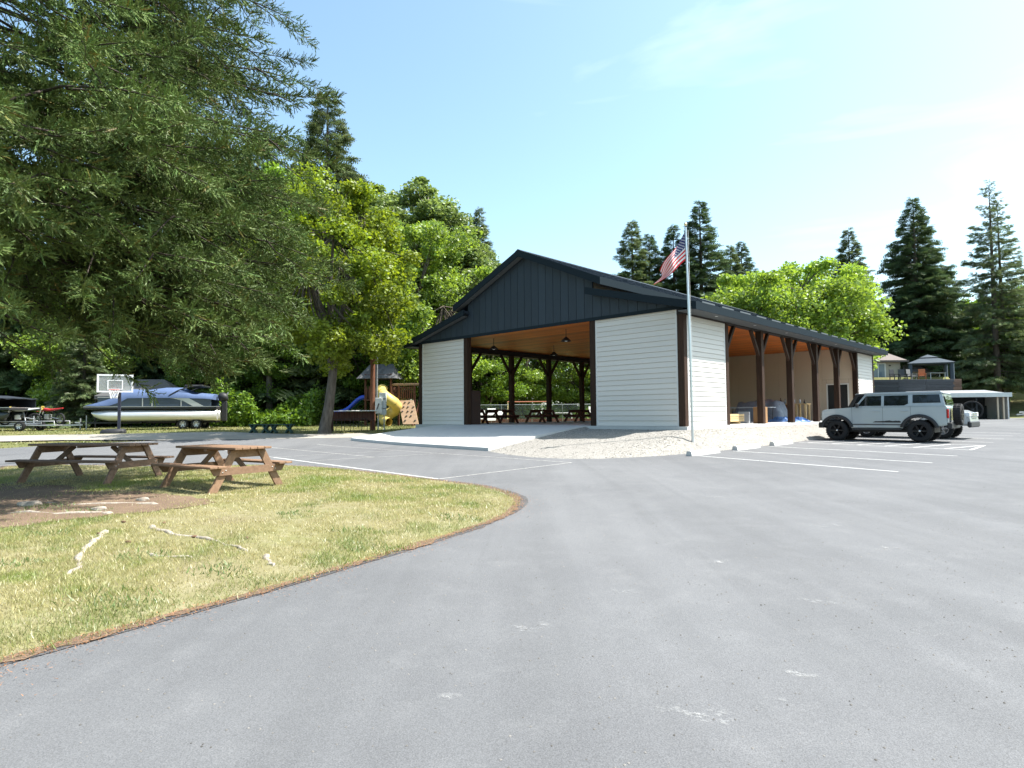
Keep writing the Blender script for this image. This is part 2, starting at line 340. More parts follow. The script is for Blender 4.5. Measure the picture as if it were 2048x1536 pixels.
# painted markings
MW = M('road_paint', (.58,.58,.565), .85, noise=(9,.7), col2=(.30,.30,.295))
MWF = M('faded_court_paint', (.42,.41,.39), .85, noise=(14,.9), col2=(.15,.15,.15))
def stripe(name, a, b, wd, mat, z=.005):
    a, b = Vector(a), Vector(b); n = max(2, int((b-a).length/1.0)); d = (b-a).normalized(); nrm = Vector((d.y, -d.x))*wd/2; V = []; F = []
    for i in range(n+1):
        p = a+(b-a)*i/n
        for q in (p-nrm, p+nrm): V.append((q.x, q.y, float(g(q.x, q.y))+z))
        if i: F.append((2*i-2, 2*i-1, 2*i+1, 2*i))
    me = bpy.data.meshes.new(name); me.from_pydata(V, [], F); me.update(); o = link(name, me, mat); o['kind'] = 'structure'; return o
for (u0, v0, u1, v1) in [(17.05,-2.70,22.62,-4.05), (17.05,-.20,22.74,-1.14), (17.05,2.75,22.82,1.75), (17.05,5.75,22.75,4.75), (17.05,8.15,22.7,7.62),
                         (17.05,10.55,22.7,10.0), (17.05,13.7,22.7,13.2), (17.05,16.8,22.7,16.4), (17.05,19.9,22.7,19.6)]:
    stripe('parking_line', P2(u0, v0), P2(u1, v1), .085, MW)
stripe('parking_line', P2(22.72,4.70), P2(22.72,7.68), .10, MW, .009)
for k in range(6):
    u = 17.4+k*.92; stripe('parking_line', P2(u, 5.72-.17*(u-17.05)), P2(u+.65, 8.05-.09*(u+.65-17.05)), .10, MW, .009)
for a, b, wd, mt in [((7.5,-11.25),(15.9,-11.6),.075,MW), ((15.9,-11.6),(15.65,-6.85),.06,MWF), ((9.6,-11.1),(10.2,-7.2),.06,MWF), ((2.2,-10.9),(7.5,-11.25),.06,MWF),
                     ((7.4,-11.25),(8.0,-7.2),.06,MWF), ((2.5,-7.1),(15.65,-6.85),.06,MWF), ((2.0,-9.1),(9.9,-9.2),.06,MWF)]:
    stripe('court_line', P2(*a), P2(*b), wd, mt)
# chalky scuffs on the asphalt
def chalk_mat():
    m = bpy.data.materials.new('chalk_dust'); m.use_nodes = True; t = m.node_tree; t.nodes.clear(); N = t.nodes.new; k = t.links.new
    o = N('ShaderNodeOutputMaterial'); d = N('ShaderNodeBsdfDiffuse'); d.inputs[0].default_value = (.42,.42,.41,1); tr = N('ShaderNodeBsdfTransparent'); mx_ = N('ShaderNodeMixShader'); co = N('ShaderNodeTexCoord')
    n = N('ShaderNodeTexNoise'); n.inputs['Scale'].default_value = 13; n.inputs['Detail'].default_value = 8; n.inputs['Roughness'].default_value = .75; k(co.outputs['Object'], n.inputs['Vector'])
    r = N('ShaderNodeMapRange'); r.inputs[1].default_value = .50; r.inputs[2].default_value = .72; k(n.outputs[0], r.inputs[0])
    at = N('ShaderNodeAttribute'); at.attribute_name = 'tint'; mu = N('ShaderNodeMath'); mu.operation = 'MULTIPLY'; k(r.outputs[0], mu.inputs[0]); k(at.outputs['Fac'], mu.inputs[1])
    k(mu.outputs[0], mx_.inputs[0]); k(tr.outputs[0], mx_.inputs[1]); k(d.outputs[0], mx_.inputs[2]); k(mx_.outputs[0], o.inputs[0]); return m
MCH = chalk_mat()
def scuff(x, y, s, seed):
    V = []; F = []; T = []; n = 14; r = random.Random(seed); a0 = r.uniform(-.6, .6); r_s = r.random(); s *= r.uniform(.5, 1.1)
    for i in range(n+1):
        for j in range(n+1):
            a, b = i/n*2-1, j/n*2-1; px = x+(a*math.cos(a0)-b*.45*math.sin(a0))*.30*s; py = y+(a*math.sin(a0)+b*.45*math.cos(a0))*.30*s
            V.append((px, py, float(g(px, py))+.004)); T.append([max(0, 1-(a*a+b*b)**.5)*(.5+.7*r_s)]*3)
    for i in range(n):
        for j in range(n): q = i*(n+1)+j; F += [(q, q+n+1, q+n+2), (q, q+n+2, q+1)]
    o = link('chalk_scuff', raw_mesh('chalk_scuff', V, F, np.array(T)), MCH); tag(o, None, None, None, 'stuff')
for i, (x, y, s) in enumerate([(.1,4.3,1),(.9,3.1,.9),(1.97,6.04,1.1),(2.34,4.84,1),(2.66,4.14,.8),(3.89,7.78,1.2),(3.86,6.54,1),(1.34,3.2,.7),(1.59,3.54,.7),(5.2,9.6,1.2),(-.35,3.3,.4),(.9,5.1,.5),(3.3,10.3,1.0)]): scuff(x, y, s, i)
# scattered grit and cone scales on the asphalt
def grit():
    n = 2600; x = rng.uniform(-3, 9, n); y = 2.2+rng.exponential(5, n); k = ~in_poly(x, y, LF) & (y < 22); x, y = x[k], y[k]; n = len(x)
    s = rng.uniform(.003, .0075, n)*(1+y*.06); a = rng.uniform(0, 6.28, n); z = g(x, y)
    V = np.zeros((n, 4, 3)); 
    for i in range(3): V[:, i] = np.c_[x+s*np.cos(a+i*2.1), y+s*np.sin(a+i*2.1), z+.001]
    V[:, 3] = np.c_[x, y, z+s*.9]
    b = (np.arange(n)*4)[:, None]; F = np.concatenate([b+np.array([[0,1,3]]), b+np.array([[1,2,3]]), b+np.array([[2,0,3]])])
    me = raw_mesh('asphalt_grit', V.reshape(-1, 3), F); o = link('asphalt_grit', me, M('grit', (.22,.21,.195), .95, noise=(3,1.), col2=(.03,.028,.025))); tag(o, None, None, None, 'stuff')
grit()

# grass blades on the island (one uncountable mass) and at the far lawns
def blades(name, x, y, z, h, wd, tint, mat, lean=.5, label=None):
    n = len(x); a = rng.uniform(0, 6.283, n); la = rng.uniform(0, 6.283, n); l = h*rng.uniform(.1, 1, n)*lean
    c, s_ = np.cos(a)*wd/2, np.sin(a)*wd/2
    V = np.zeros((n, 3, 3)); V[:, 0] = np.c_[x-c, y-s_, z]; V[:, 1] = np.c_[x+c, y+s_, z]; V[:, 2] = np.c_[x+np.cos(la)*l, y+np.sin(la)*l, z+h]
    F = np.arange(3*n).reshape(-1, 3); me = raw_mesh(name, V.reshape(-1, 3), F, np.repeat(tint, 3, 0)); o = link(name, me, mat)
    return tag(o, label, None, None, 'stuff')
MGB = leafmat('grass_blade', (1,1,1), .4, .04)
def island_grass():
    N = 620000; y = 3.0*(16.6/3.0)**rng.random(N); x = rng.uniform(-14, .2, N)
    k = in_poly(x, y, LF) & (x > -.88*y-.8); x, y = x[k], y[k]
    z, d = lawn_h(x, y)
    bx_ = (vnoise(x, y, 1.6, 21)-.5)*1.5+rng.normal(0, .14, len(x)); by_ = (vnoise(x, y, 1.9, 22)-.5)*1.2+rng.normal(0, .12, len(x)); bare = in_poly(x+bx_, y+by_, BARE); patch = vnoise(x, y, .8, 1)*.5+vnoise(x, y, 2.6, 2)*.32+vnoise(x, y, 7, 3)*.18
    keep = rng.random(len(x)) < np.clip((patch-.16)*2.4, .16, 1)*np.where(bare, .05, 1)*np.clip(.25+d/.3, 0, 1)
    x, y, z, patch, d = x[keep], y[keep], z[keep], patch[keep], d[keep]; n = len(x)
    green = np.clip((patch-.46)*3.6+rng.normal(0, .22, n), 0, 1)[:, None]
    dry = np.array([.35,.315,.145]); grn = np.array([.190,.240,.056]); lush = np.array([.075,.15,.028])
    t = dry*(1-green)+grn*green; lq = np.clip(sm(.62, .95, vnoise(x, y, 1.7, 8)*.7+vnoise(x, y, 6.3, 10)*.3+rng.normal(0, .06, n))+sm(.9, .2, d)*sm(.5, .85, vnoise(x, y, 1.3, 9)), 0, 1)[:, None]; lm = lq > .5; t = t*(1-.6*lq)+lush*.6*lq
    t *= rng.uniform(.7, 1.25, (n, 1))
    h = rng.uniform(.016, .048, n)*(.7+.6*patch)*np.where(lm[:, 0], 1.25, 1); wd = rng.uniform(.004, .008, n)*(1+np.clip(y-6, 0, 9)*.09)
    blades('grass', x, y, z-.003, h, wd, t, MGB, 1.1, 'patchy half-dry grass of the lawn island')
island_grass()
def litter():
    P = np.array(dense(LF[:75], .02)); n = 15000; i = rng.integers(0, len(P)-1, n); off = rng.normal(-.02, .055, n)+np.where(rng.random(n) < .15, rng.normal(.1, .12, n), 0)
    t = P[i+1]-P[i]; t /= np.linalg.norm(t, axis=1)[:, None]+1e-9; x = P[i, 0]+t[:, 1]*off; y = P[i, 1]-t[:, 0]*off; a = rng.uniform(0, 6.28, n); l = rng.uniform(.012, .03, n); wd = rng.uniform(.0015, .004, n)
    z = g(x, y)+np.where(off < 0, .02, .012)+rng.random(n)*.008; c, s_ = np.cos(a), np.sin(a); V = np.zeros((n, 3, 3)); V[:, 0] = np.c_[x-s_*wd, y+c*wd, z]; V[:, 1] = np.c_[x+s_*wd, y-c*wd, z]; V[:, 2] = np.c_[x+c*l, y+s_*l, z+rng.uniform(-.004, .012, n)]
    T = np.array([.34,.17,.085])*rng.uniform(.5, 1.4, (n, 1)); o = link('needle_litter', raw_mesh('needle_litter', V.reshape(-1, 3), np.arange(3*n).reshape(-1, 3), np.repeat(T, 3, 0)), leafmat('litter', (1,1,1), .1, .02)); tag(o, 'reddish spruce needles swept along the lawn edge', None, None, 'stuff')
litter()
# clumps of broad-leaved weeds among the grass
MWD = leafmat('weed_leaf', (1,1,1), .35, .04)
def weeds():
    X = []; Y = []; S = []
    for x, y, s in [(-3.1,4.85,1.1),(-1.45,6.6,1.0),(-.75,8.3,1.0),(-6.9,9.35,1.0),(-7.7,8.75,.9),(-6.0,8.9,.9),(-3.6,6.1,.8),(-2.2,12.1,.9),(-8.6,9.6,1.1),(-2.6,5.6,.8),(-4.6,5.9,.7),(-1.9,7.4,.7),(-5.4,7.3,.8),(-3.0,8.6,.7),(-1.2,10.2,.8),(-2.4,9.9,.6)]:
        n = int(120*s); a = rng.uniform(0, 6.28, n); q = s*.24*np.sqrt(rng.random(n)); X.append(x+np.cos(a)*q*1.5); Y.append(y+np.sin(a)*q); S.append(np.full(n, s))
    X, Y, S = np.concatenate(X), np.concatenate(Y), np.concatenate(S); k = lawn_h(X, Y)[1] > .03; k &= in_poly(X, Y, LF); X, Y, S = X[k], Y[k], S[k]; n = len(X)
    blades('weeds', X, Y, lawn_h(X, Y)[0]-.003, rng.uniform(.025, .06, n)*(.6+.4*S), rng.uniform(.008, .017, n), np.array([.10,.165,.04])*rng.uniform(.7, 1.3, (n, 1)), MWD, 1.3, 'scattered broad-leaved weeds in the lawn island')
weeds()
def far_grass():
    N = 60000; y = rng.uniform(20, 60, N); x = rng.uniform(-48, 0, N)
    k = ~in_poly(x, y, ASPHALT) & ~in_poly(x, y, PALE) & (x > -.95*y) & ~in_poly(x, y, [P2(-.3,-6), P2(16,-6), P2(16,25), P2(-.3,25)])
    x, y = x[k], y[k]; n = len(x); z = g(x, y)-.05; p = vnoise(x, y, .5, 5)[:, None]
    t = (np.array([.10,.14,.03])*(1-p)+np.array([.22,.20,.07])*p)*rng.uniform(.7, 1.3, (n, 1))
    blades('far_lawn_grass', x, y, z, rng.uniform(.04, .10, n), rng.uniform(.02, .05, n), t, MGB, .9, 'mown grass of the lawn by the boats and playground')
far_grass()

# gravel bank round the pavilion and its concrete
OUTER = [(10.72,-5.25),(11.3,-5.6),(12.4,-6.0),(13.6,-6.3),(14.7,-6.1),(15.5,-5.4),(15.95,-4.4),(16.3,-3.3),(16.6,-1.2),(16.78,1.5),(16.8,5),(16.8,9),(16.8,14),(16.8,19),(16.8,24.6)]
INNER = [(10.95,-.08),(11.4,-.08),(12.2,-.08),(13.2,-.08),(14.2,-.08),(15.0,-.08),(15.40,-.08),(15.40,.1),(15.40,.6),(15.40,2),(15.40,5),(15.40,9),(15.40,14),(15.40,19),(15.40,24.6)]
def bank():
    V = []; F = []; m = 15; dens = 4
    S = [(i+k/dens) for i in range(len(OUTER)-1) for k in range(dens)]+[len(OUTER)-1]
    lp = lambda A, s: tuple(A[min(int(s), len(A)-2)][c]*(1-(s-min(int(s), len(A)-2)))+A[min(int(s), len(A)-2)+1][c]*(s-min(int(s), len(A)-2)) for c in (0, 1))
    for si, s in enumerate(S):
        a, b = lp(INNER, s), lp(OUTER, s); e = 1.15+.75*float(sm(4, 8, s))
        for j in range(m+1):
            t = j/m; u, v = a[0]+(b[0]-a[0])*t, a[1]+(b[1]-a[1])*t; x, y = P2(u, v); z1 = float(g(*P2(*b)))-.012
            zi = .93+.08*float(sm(.6, 0, s))
            z = z1+(zi-z1)*(1-t**e)+(random.uniform(-.012, .012) if 0 < j < m and si > 0 else 0)
            V.append((x+random.uniform(-.02,.02), y+random.uniform(-.02,.02), z))
    for i in range(len(S)-1):
        for j in range(m): F.append((i*(m+1)+j, i*(m+1)+j+1, (i+1)*(m+1)+j+1, (i+1)*(m+1)+j))
    me = bpy.data.meshes.new('gravel_bank'); me.from_pydata(V, [], F); me.update(); bm = bmesh.new(); bm.from_mesh(me); bmesh.ops.recalc_face_normals(bm, faces=bm.faces[:])
    if sum(f.normal.z for f in bm.faces) < 0: bmesh.ops.reverse_faces(bm, faces=bm.faces[:])
    bm.to_mesh(me); bm.free()
    for p in me.polygons: p.use_smooth = True
    o = link('gravel_bank', me, MGR); o['kind'] = 'structure'
    # loose stones over it
    V = np.array(V); nS = len(S); n = 9000; si = rng.integers(0, nS-1, n); js = rng.integers(0, m, n); fu, fv = rng.random(n), rng.random(n)
    q = lambda i, j: V[i*(m+1)+j]
    P = (q(si, js)*(1-fu)[:, None]+q(si+1, js)*fu[:, None])*(1-fv)[:, None]+(q(si, js+1)*(1-fu)[:, None]+q(si+1, js+1)*fu[:, None])*fv[:, None]
    r = rng.uniform(.008, .021, n)*np.where(rng.random(n) < .03, 1.9, 1); oc = np.array([[1,0,0],[-1,0,0],[0,1,0],[0,-1,0],[0,0,.7],[0,0,-.7]])
    Vv = P[:, None, :]+oc[None]*r[:, None, None]*rng.uniform(.6, 1.3, (n, 6, 1)); f = np.array([[0,2,4],[2,1,4],[1,3,4],[3,0,4],[2,0,5],[1,2,5],[3,1,5],[0,3,5]])
    F = (np.arange(n)*6)[:, None, None]+f[None]; tint = np.repeat(rng.choice([.5,.75,1.,1.25,1.5], n)[:, None]*np.array([[.27,.255,.23]]), 6, 0)
    me = raw_mesh('gravel_stones', Vv.reshape(-1, 3), F.reshape(-1, 3), tint); o = link('gravel_stones', me, leafmat('stone_tint', (1,1,1), 0, .02)); tag(o, 'loose grey and tan stones over the gravel bank', None, None, 'stuff')
bank()
# ================================================================== PAVILION
W_, LN, H_ = 15.27, 23.94, 4.27
BAY = LN/7
MWHITE = M('white_siding', (.64,.605,.56), .6, var=.035, noise=(6,.12), col2=(.54,.525,.50), bump=(60,.05))
MTRIM = M('white_trim', (.66,.65,.63), .55)
MSLATE = M('slate_board', (.024,.036,.050), .6, var=.10, noise=(5,.35), col2=(.020,.030,.040), bump=(40,.08))
MSLT = M('slate_trim', (.018,.026,.032), .8, spec=.03)
MROOF = M('metal_roof', (.024,.032,.042), .45, metal=.1, noise=(2,.3))
MSOF = M('soffit_grey', (.085,.092,.095), .75)
MPOST = M('dark_stained_post', (.050,.028,.018), .7, var=.2, noise=(3,.8), col2=(.022,.012,.009), bump=(25,.25), stretch=(6,6,.6), spec=.15)
MBEAM = M('dark_beam', (.024,.018,.016), .75, noise=(4,.5))
MPINE = M('ceiling_pine', (.62,.170,.024), .5, var=.25, noise=(2.2,.6), col2=(.36,.080,.012), stretch=(.5,8,8))
MPANEL = M('beige_panel', (.54,.44,.33), .85, noise=(1.5,.25), col2=(.47,.385,.29))
MOSB = M('chipboard', (.40,.30,.19), .85, noise=(18,.9), col2=(.20,.22,.25))
MLAMP = M('lens_white', (.85,.85,.82), .3)
pav = thing('pavilion', 'open timber pavilion with white lap siding and a dark slate gable', 'pavilion', (OX, OY, SLAB), YAW)
part = lambda mb, name, mat, par=pav: mb.build(name, mat, par)
# slab with its exposed edge
part(MB().box(-.14, W_+.12, -.10, LN+.14, -.62, 0), 'foundation_slab', MC)
# posts, braces and beams
PW = .26
def post(u, v, top=3.99):
    part(MB().bbox(u-PW/2, u+PW/2, v-PW/2, v+PW/2, 0, top, .012), 'post', MPOST)
def brace(u, v, d, ax='v'):
    a, b = (u, v+d*PW/2, 2.93), (u, v+d*(PW/2+.78), 3.99)
    if ax == 'u': a, b = (u+d*PW/2, v, 2.93), (u+d*(PW/2+.78), v, 3.99)
    part(MB().bar(a, b, .125, .125, up=(1,0,0) if ax == 'v' else (0,1,0)), 'knee_brace', MPOST)
for side, u in ((0, PW/2), (1, W_-PW/2)):
    for k in range(8):
        v = min(max(k*BAY, PW/2), LN-PW/2); post(u, v)
        if 1 <= k <= 6:
            if k > 1: brace(u, v, -1)
            if k < 6: brace(u, v, 1)
    part(MB().box(u-.14, u+.14, .01, LN-.01, 3.98, 4.265), 'eave_beam', MBEAM)
for u in (3.55+PW/2, 11.40-PW/2): post(u, PW/2-.01, 4.26)
# lap siding: every board a piece
def siding(name, length, top, place, n=22):
    """wall of lapped boards; place(t, off, z) -> local building coordinates, off = outwards"""
    wall = part(MB().prism([place(0,-.09)[:2], place(length,-.09)[:2], place(length,-.012)[:2], place(0,-.012)[:2]], 0, top, 'z'), name, M('lap_backing', (.56,.53,.49), .9))  # backing behind the boards, plain tone close to the siding colour
    h = top/n; m = MB(); me = None
    for i in range(n):
        z0 = i*h; P = []
        for t in (.07, length-.07):
            for off, z in ((-.010, z0+.009), (.030, z0+.009), (.030, z0+.028), (.010, z0+h), (-.010, z0+h)):
                if i == n-1 and z > top: z = top-.003
                q = place(t, off); P.append((q[0], q[1], z))
        b = MB().add(P, [(0,1,2,3,4), (9,8,7,6,5), (0,5,6,1), (1,6,7,2), (2,7,8,3), (3,8,9,4), (4,9,5,0)])
        if 0 < i < n-1 and me is not None:
            o = link('siding_board', me, MWHITE, wall); o.location = (0, 0, z0-h)
        else:
            o = b.build('siding_board', MWHITE, wall)
            if i == 1: me = o.data
    for t0 in (0, length-.075):
        q0, q1 = place(t0, 0), place(t0+.075, 0)
        part(MB().prism([place(t0,-.012)[:2], place(t0+.075,-.012)[:2], place(t0+.075,.030)[:2], place(t0,.030)[:2]], 0, top-.004, 'z'), 'corner_trim', MTRIM, wall)
    return wall
siding('front_wall', 3.55-PW, H_-.005, lambda t, off: (PW+t, .06-off))
siding('front_wall', W_-PW-11.40, H_-.005, lambda t, off: (11.40+t, .06-off))
siding('side_wall', BAY-PW*1.5, 3.975, lambda t, off: (W_-.05+off, PW+t))
siding('side_wall', BAY-PW*1.5, 3.975, lambda t, off: (W_-.05+off, 6*BAY+PW/2+t))
siding('side_wall', BAY-PW*1.5, 3.975, lambda t, off: (.05-off, PW+t))
siding('side_wall', BAY-PW*1.5, 3.975, lambda t, off: (.05-off, 6*BAY+PW/2+t))
siding('rear_wall', W_-2*PW, 3.975, lambda t, off: (PW+t, LN-.05+off))
# roof: steep centre, shallower wings one step lower
UC = W_/2; SU, SL = .436, .252; RZ = 7.64
upz = lambda u: RZ-SU*abs(u-UC)          # upper roof, top of deck
lz0, lx0 = 5.42, 3.72
lwz = lambda u: lz0-SL*(abs(u-UC)-lx0)   # wing roof
VO = -.42; VB = LN+.42; UE, LE = 4.34, 8.33
for s in (-1, 1):
    for nm, a, b, f, th in (('upper_roof', 0, UE, upz, .16), ('wing_roof', lx0-.10, LE, lwz, .14)):
        x0, x1 = UC+s*a, UC+s*b
        rf = part(MB().prism([(x0, f(x0)), (x1, f(x1)), (x1, f(x1)-th), (x0, f(x0)-th)], VO+.03, VB-.03, 'y'), nm, MROOF)
        sf = MB()
        for k in range(int((VB-VO-.1)/.41)):
            v = VO+.06+k*.41; sf.prism([(x0, f(x0)+.028), (x1, f(x1)+.028), (x1, f(x1)-.01), (x0, f(x0)-.01)], v, v+.025, 'y')
        o = part(sf, 'roof_seam', MROOF, rf); o['kind'] = 'stuff'
        # rake boards at both gables, eave fascia, soffit
        for v0, v1 in ((VO-.015, VO+.03), (VB-.03, VB+.015)):
            part(MB().prism([(x0, f(x0)+.035), (x1, f(x1)+.035), (x1, f(x1)-th-.10), (x0, f(x0)-th-.10)], v0, v1, 'y'), 'rake_board', MSLT, rf)
        xo = x1+s*.03
        part(MB().box(min(x1, xo), max(x1, xo), VO-.016, VB+.016, f(x1)-th-.10, f(x1)+.036), 'eave_fascia', MSLT, rf)
        if nm == 'wing_roof':
            xs_ = UC+s*(W_/2+.02); zb = f(x1)-th-.08
            part(MB().prism([(xs_, zb-.012), (x1-s*.004, zb), (x1-s*.004, zb+.02), (xs_, zb+.02)], VO+.03, VB-.03, 'y'), 'eave_soffit', MSOF, rf)
            # gutter lip and the row of snow guards above it
            for k in range(16):
                v = VO+.5+k*1.52; part(MB().box(min(x1, x1-s*.05), max(x1, x1-s*.05), v, v+.95, f(x1)+.05, f(x1)+.10), 'snow_guard', M('snow_guard_metal', (.085,.095,.105), .5, metal=.3), rf)
            part(MB().box(min(x1-s*.01, x1-s*.04), max(x1-s*.01, x1-s*.04), VO+.2, VB-.2, f(x1)+.10, f(x1)+.115), 'snow_guard_rail', MSLT, rf)
        xa, xb = UC+s*(0 if nm == 'upper_roof' else lx0), UC+s*(UE-.02 if nm == 'upper_roof' else LE-.02)
        part(MB().prism([(xa, f(xa)-th-.085), (xb, f(xb)-th-.085), (xb, f(xb)-th-.065), (xa, f(xa)-th-.065)], VO+.03, -.075, 'y'), 'rake_soffit', MSOF, rf)
    # clerestory wall between the two roofs
    x = UC+s*lx0
    part(MB().box(min(x, x-s*.1), max(x, x-s*.1), .02, LN-.02, 4.9, upz(x)-.17), 'clerestory_wall', MOSB)
part(MB().prism([(UC-.16, upz(UC-.16)+.045), (UC, RZ+.06), (UC+.16, upz(UC+.16)+.045), (UC+.16, upz(UC+.16)+.02), (UC, RZ+.03), (UC-.16, upz(UC-.16)+.02)], VO-.02, VB+.02, 'y'), 'ridge_cap', MROOF)
# gable: vertical boards with shadow gaps
def under(u): return (upz(u)-.25) if abs(u-UC) < lx0 else (lwz(u)-.23)
gab = part(MB().prism([(.02, H_+.0), (W_-.02, H_), (W_-.02, under(W_-.02)-.02), (UC+lx0+.002, under(UC+lx0+.002)-.02), (UC+lx0-.002, under(UC+lx0-.002)-.02), (UC, under(UC)-.02), (UC-lx0+.002, under(UC-lx0+.002)-.02), (UC-lx0-.002, under(UC-lx0-.002)-.02), (.02, under(.02)-.02)], -.02, .02, 'y'), 'gable_wall', M('gable_backing', (.012,.018,.024), .8))
edges = sorted(set([0.0, W_, UC-lx0, UC+lx0]+[round(UC+k*.413, 4) for k in range(-18, 19)]))
edges = [e for i, e in enumerate(edges) if i == 0 or e-edges[i-1] > .12]
for a, b in zip(edges[:-1], edges[1:]):
    a2, b2 = a+.009, b-.009; m_ = (a+b)/2
    ff = (lambda u: upz(u)-.25) if abs(m_-UC) < lx0 else (lambda u: lwz(u)-.23)
    poly = [(a2, H_-.02), (b2, H_-.02), (b2, ff(b2))]+([(UC, ff(UC))] if a2 < UC < b2 else [])+[(a2, ff(a2))]
    part(MB().prism(poly, -.045, -.0201, 'y'), 'gable_board', MSLATE, gab)
part(MB().box(-.02, W_+.02, -.055, .0, H_-.10, H_+.03), 'gable_skirt', MSLT, gab)
part(MB().box(0.1, W_-.1, LN-.01, LN+.02, H_-.3, 6.9), 'rear_gable_lower', MSLATE) if False else None
part(MB().prism([(.02, 3.98), (W_-.02, 3.98), (W_-.02, under(W_-.02)), (UC+lx0, lwz(UC+lx0)-.2), (UC+lx0-.01, under(UC+lx0-.01)), (UC, under(UC)), (UC-lx0+.01, under(UC-lx0+.01)), (UC-lx0, lwz(UC-lx0)-.2), (.02, under(.02))], LN-.03, LN+.03, 'y'), 'rear_gable', MSLATE)
# small recessed lights in the soffits
def disc(mb, c, r, n, nrm=(0,0,-1)):
    q = Vector((0,0,1)).rotation_difference(Vector(nrm)); return mb.add([Vector(c)+q @ Vector((math.cos(i*6.2832/n)*r, math.sin(i*6.2832/n)*r, 0)) for i in range(n)], [tuple(range(n))])
for u, f, th in ((UC-1.4, upz, .255), (UC-3.2, upz, .255), (UC-5.1, lwz, .235), (UC-7.1, lwz, .235)):
    part(disc(MB(), (u, -.25, f(u)-th), .055, 10, (-.2,0,-1)), 'recessed_light', MLAMP)
for v in (1.7, 5.1, 8.5, 11.9, 15.3, 18.7, 22.1): part(disc(MB(), (W_+.42, v, lwz(W_+.7)-.215-.017), .06, 10), 'recessed_light', MLAMP)
# pine ceiling boards
cb = MB().bbox(.16, W_-.16, 0, .192, 4.282, 4.31, .010).mesh('ceiling_board'); cb.materials.append(MPINE)
ceil = part(MB().box(.15, W_-.15, .02, LN-.05, 4.312, 4.33), 'ceiling', MBEAM)
for k in range(118): link('ceiling_board', cb, None, ceil, (0, .06+k*.2, 0))
# partition of the closed rear bay
PV = 6*BAY-.06
par_ = part(MB().box(.14, W_-.14, PV+.02, PV+.10, 0, 4.28), 'partition_wall', M('seam_dark', (.20,.165,.125), .9))
DU0, DU1, DH = 13.62, 14.72, 2.12
us = [.15, 2.75, 5.4, 8.05, 10.7, 13.3]
for a, b in zip(us, us[1:]): part(MB().box(a+.006, b-.006, PV, PV+.02, .02, 4.27), 'wall_panel', MPANEL, par_)
for a, b, z0, z1 in ((13.3, DU0-.08, .02, 2.44), (DU1+.08, W_-.16, .02, 2.44), (13.3, W_-.16, 2.45, 4.27), (DU0-.07, DU1+.07, DH+.09, 2.44)): part(MB().box(a+.005, b-.005, PV, PV+.02, z0, z1), 'wall_panel', MPANEL, par_)
dr = part(MB().box(DU0, DU1, PV-.005, PV+.018, .01, DH), 'door', M('door_dark', (.012,.012,.014), .35), par_)
MJ = M('door_casing', (.62,.60,.55), .6)
for a, b, z0, z1 in ((DU0-.08, DU0, 0, DH+.08), (DU1, DU1+.08, 0, DH+.08), (DU0, DU1, DH, DH+.08)): part(MB().box(a, b, PV-.03, PV-.001, z0, z1), 'door_casing', MJ, par_)
# closet jutting forward from the partition, with its own dark door
part(MB().box(2.4, 4.6, PV-2.3, PV-.01, 0, 2.75), 'closet_wall', M('raw_ply', (.50,.37,.21), .8, noise=(2,.4)), par_)
part(MB().box(2.9, 3.75, PV-2.33, PV-2.302, .01, 2.0), 'closet_door', M('brown_door', (.045,.022,.015), .5), par_)
# sloping concrete apron before the opening
def apron():
    V = []; F = []; n = 10
    for i in range(n+1):
        t = i/n
        for u in (2.0, 4.2, 6.4, 8.6, 10.72+.23*(1-t)):
            x, y = P2(u, -.10-5.12*t); zt = SLAB-.004-.004*t+(float(g(*P2(u, -5.2)))+.125-SLAB)*t**1.15; V.append((x, y, zt))
    for i in range(n):
        for j in range(4): a = i*5+j; F.append((a, a+1, a+6, a+5))
    m = len(V); V += [(x, y, z-.75+.0*z) for x, y, z in V]
    ring = [j for j in range(5)]+[i*5+4 for i in range(1, n+1)]+[n*5+j for j in range(3, -1, -1)]+[i*5 for i in range(n-1, 0, -1)]
    for k in range(len(ring)): a, b = ring[k], ring[(k+1) % len(ring)]; F.append((a, b, b+m, a+m))
    o = MB().add(V, F).build('concrete_apron', MC); o['kind'] = 'structure'
apron()
# ================================================================== TREES
MBARK = M('bark', (.115,.090,.070), .95, noise=(9,.8), col2=(.05,.038,.03), bump=(14,1.0), stretch=(1,1,.25))
MBARKP = M('pale_bark', (.15,.128,.108), .95, noise=(7,1.0), col2=(.065,.053,.044), bump=(14,1.0), stretch=(1,1,.3))
MNEED = leafmat('spruce_needles', (.086,.124,.038), .08, .012)
MNEEDD = leafmat('dark_conifer_needles', (.070,.108,.044), .22, .02)
MNEEDB = leafmat('bluish_conifer_needles', (.105,.140,.060), .24, .02)
MLEAFY = leafmat('yellow_green_leaves', (.185,.262,.034), .42, .02)
MLEAFG = leafmat('green_leaves', (.120,.205,.030), .42, .02)
MLEAFB = leafmat('bright_green_leaves', (.180,.270,.046), .44, .03)
MLEAFA = leafmat('aspen_leaves', (.150,.212,.060), .40, .04)
MLEAFD = leafmat('deep_green_leaves', (.085,.148,.026), .40, .02)
def rotmats(n, r, tilt=None):
    """random rotation matrices (n,3,3)"""
    q = r.normal(size=(n, 4)); q /= np.linalg.norm(q, axis=1)[:, None]; a, b, c, d = q.T
    return np.stack([np.stack([1-2*(c*c+d*d), 2*(b*c-a*d), 2*(b*d+a*c)], 1), np.stack([2*(b*c+a*d), 1-2*(b*b+d*d), 2*(c*d-a*b)], 1), np.stack([2*(b*d-a*c), 2*(c*d+a*b), 1-2*(b*b+c*c)], 1)], 1)
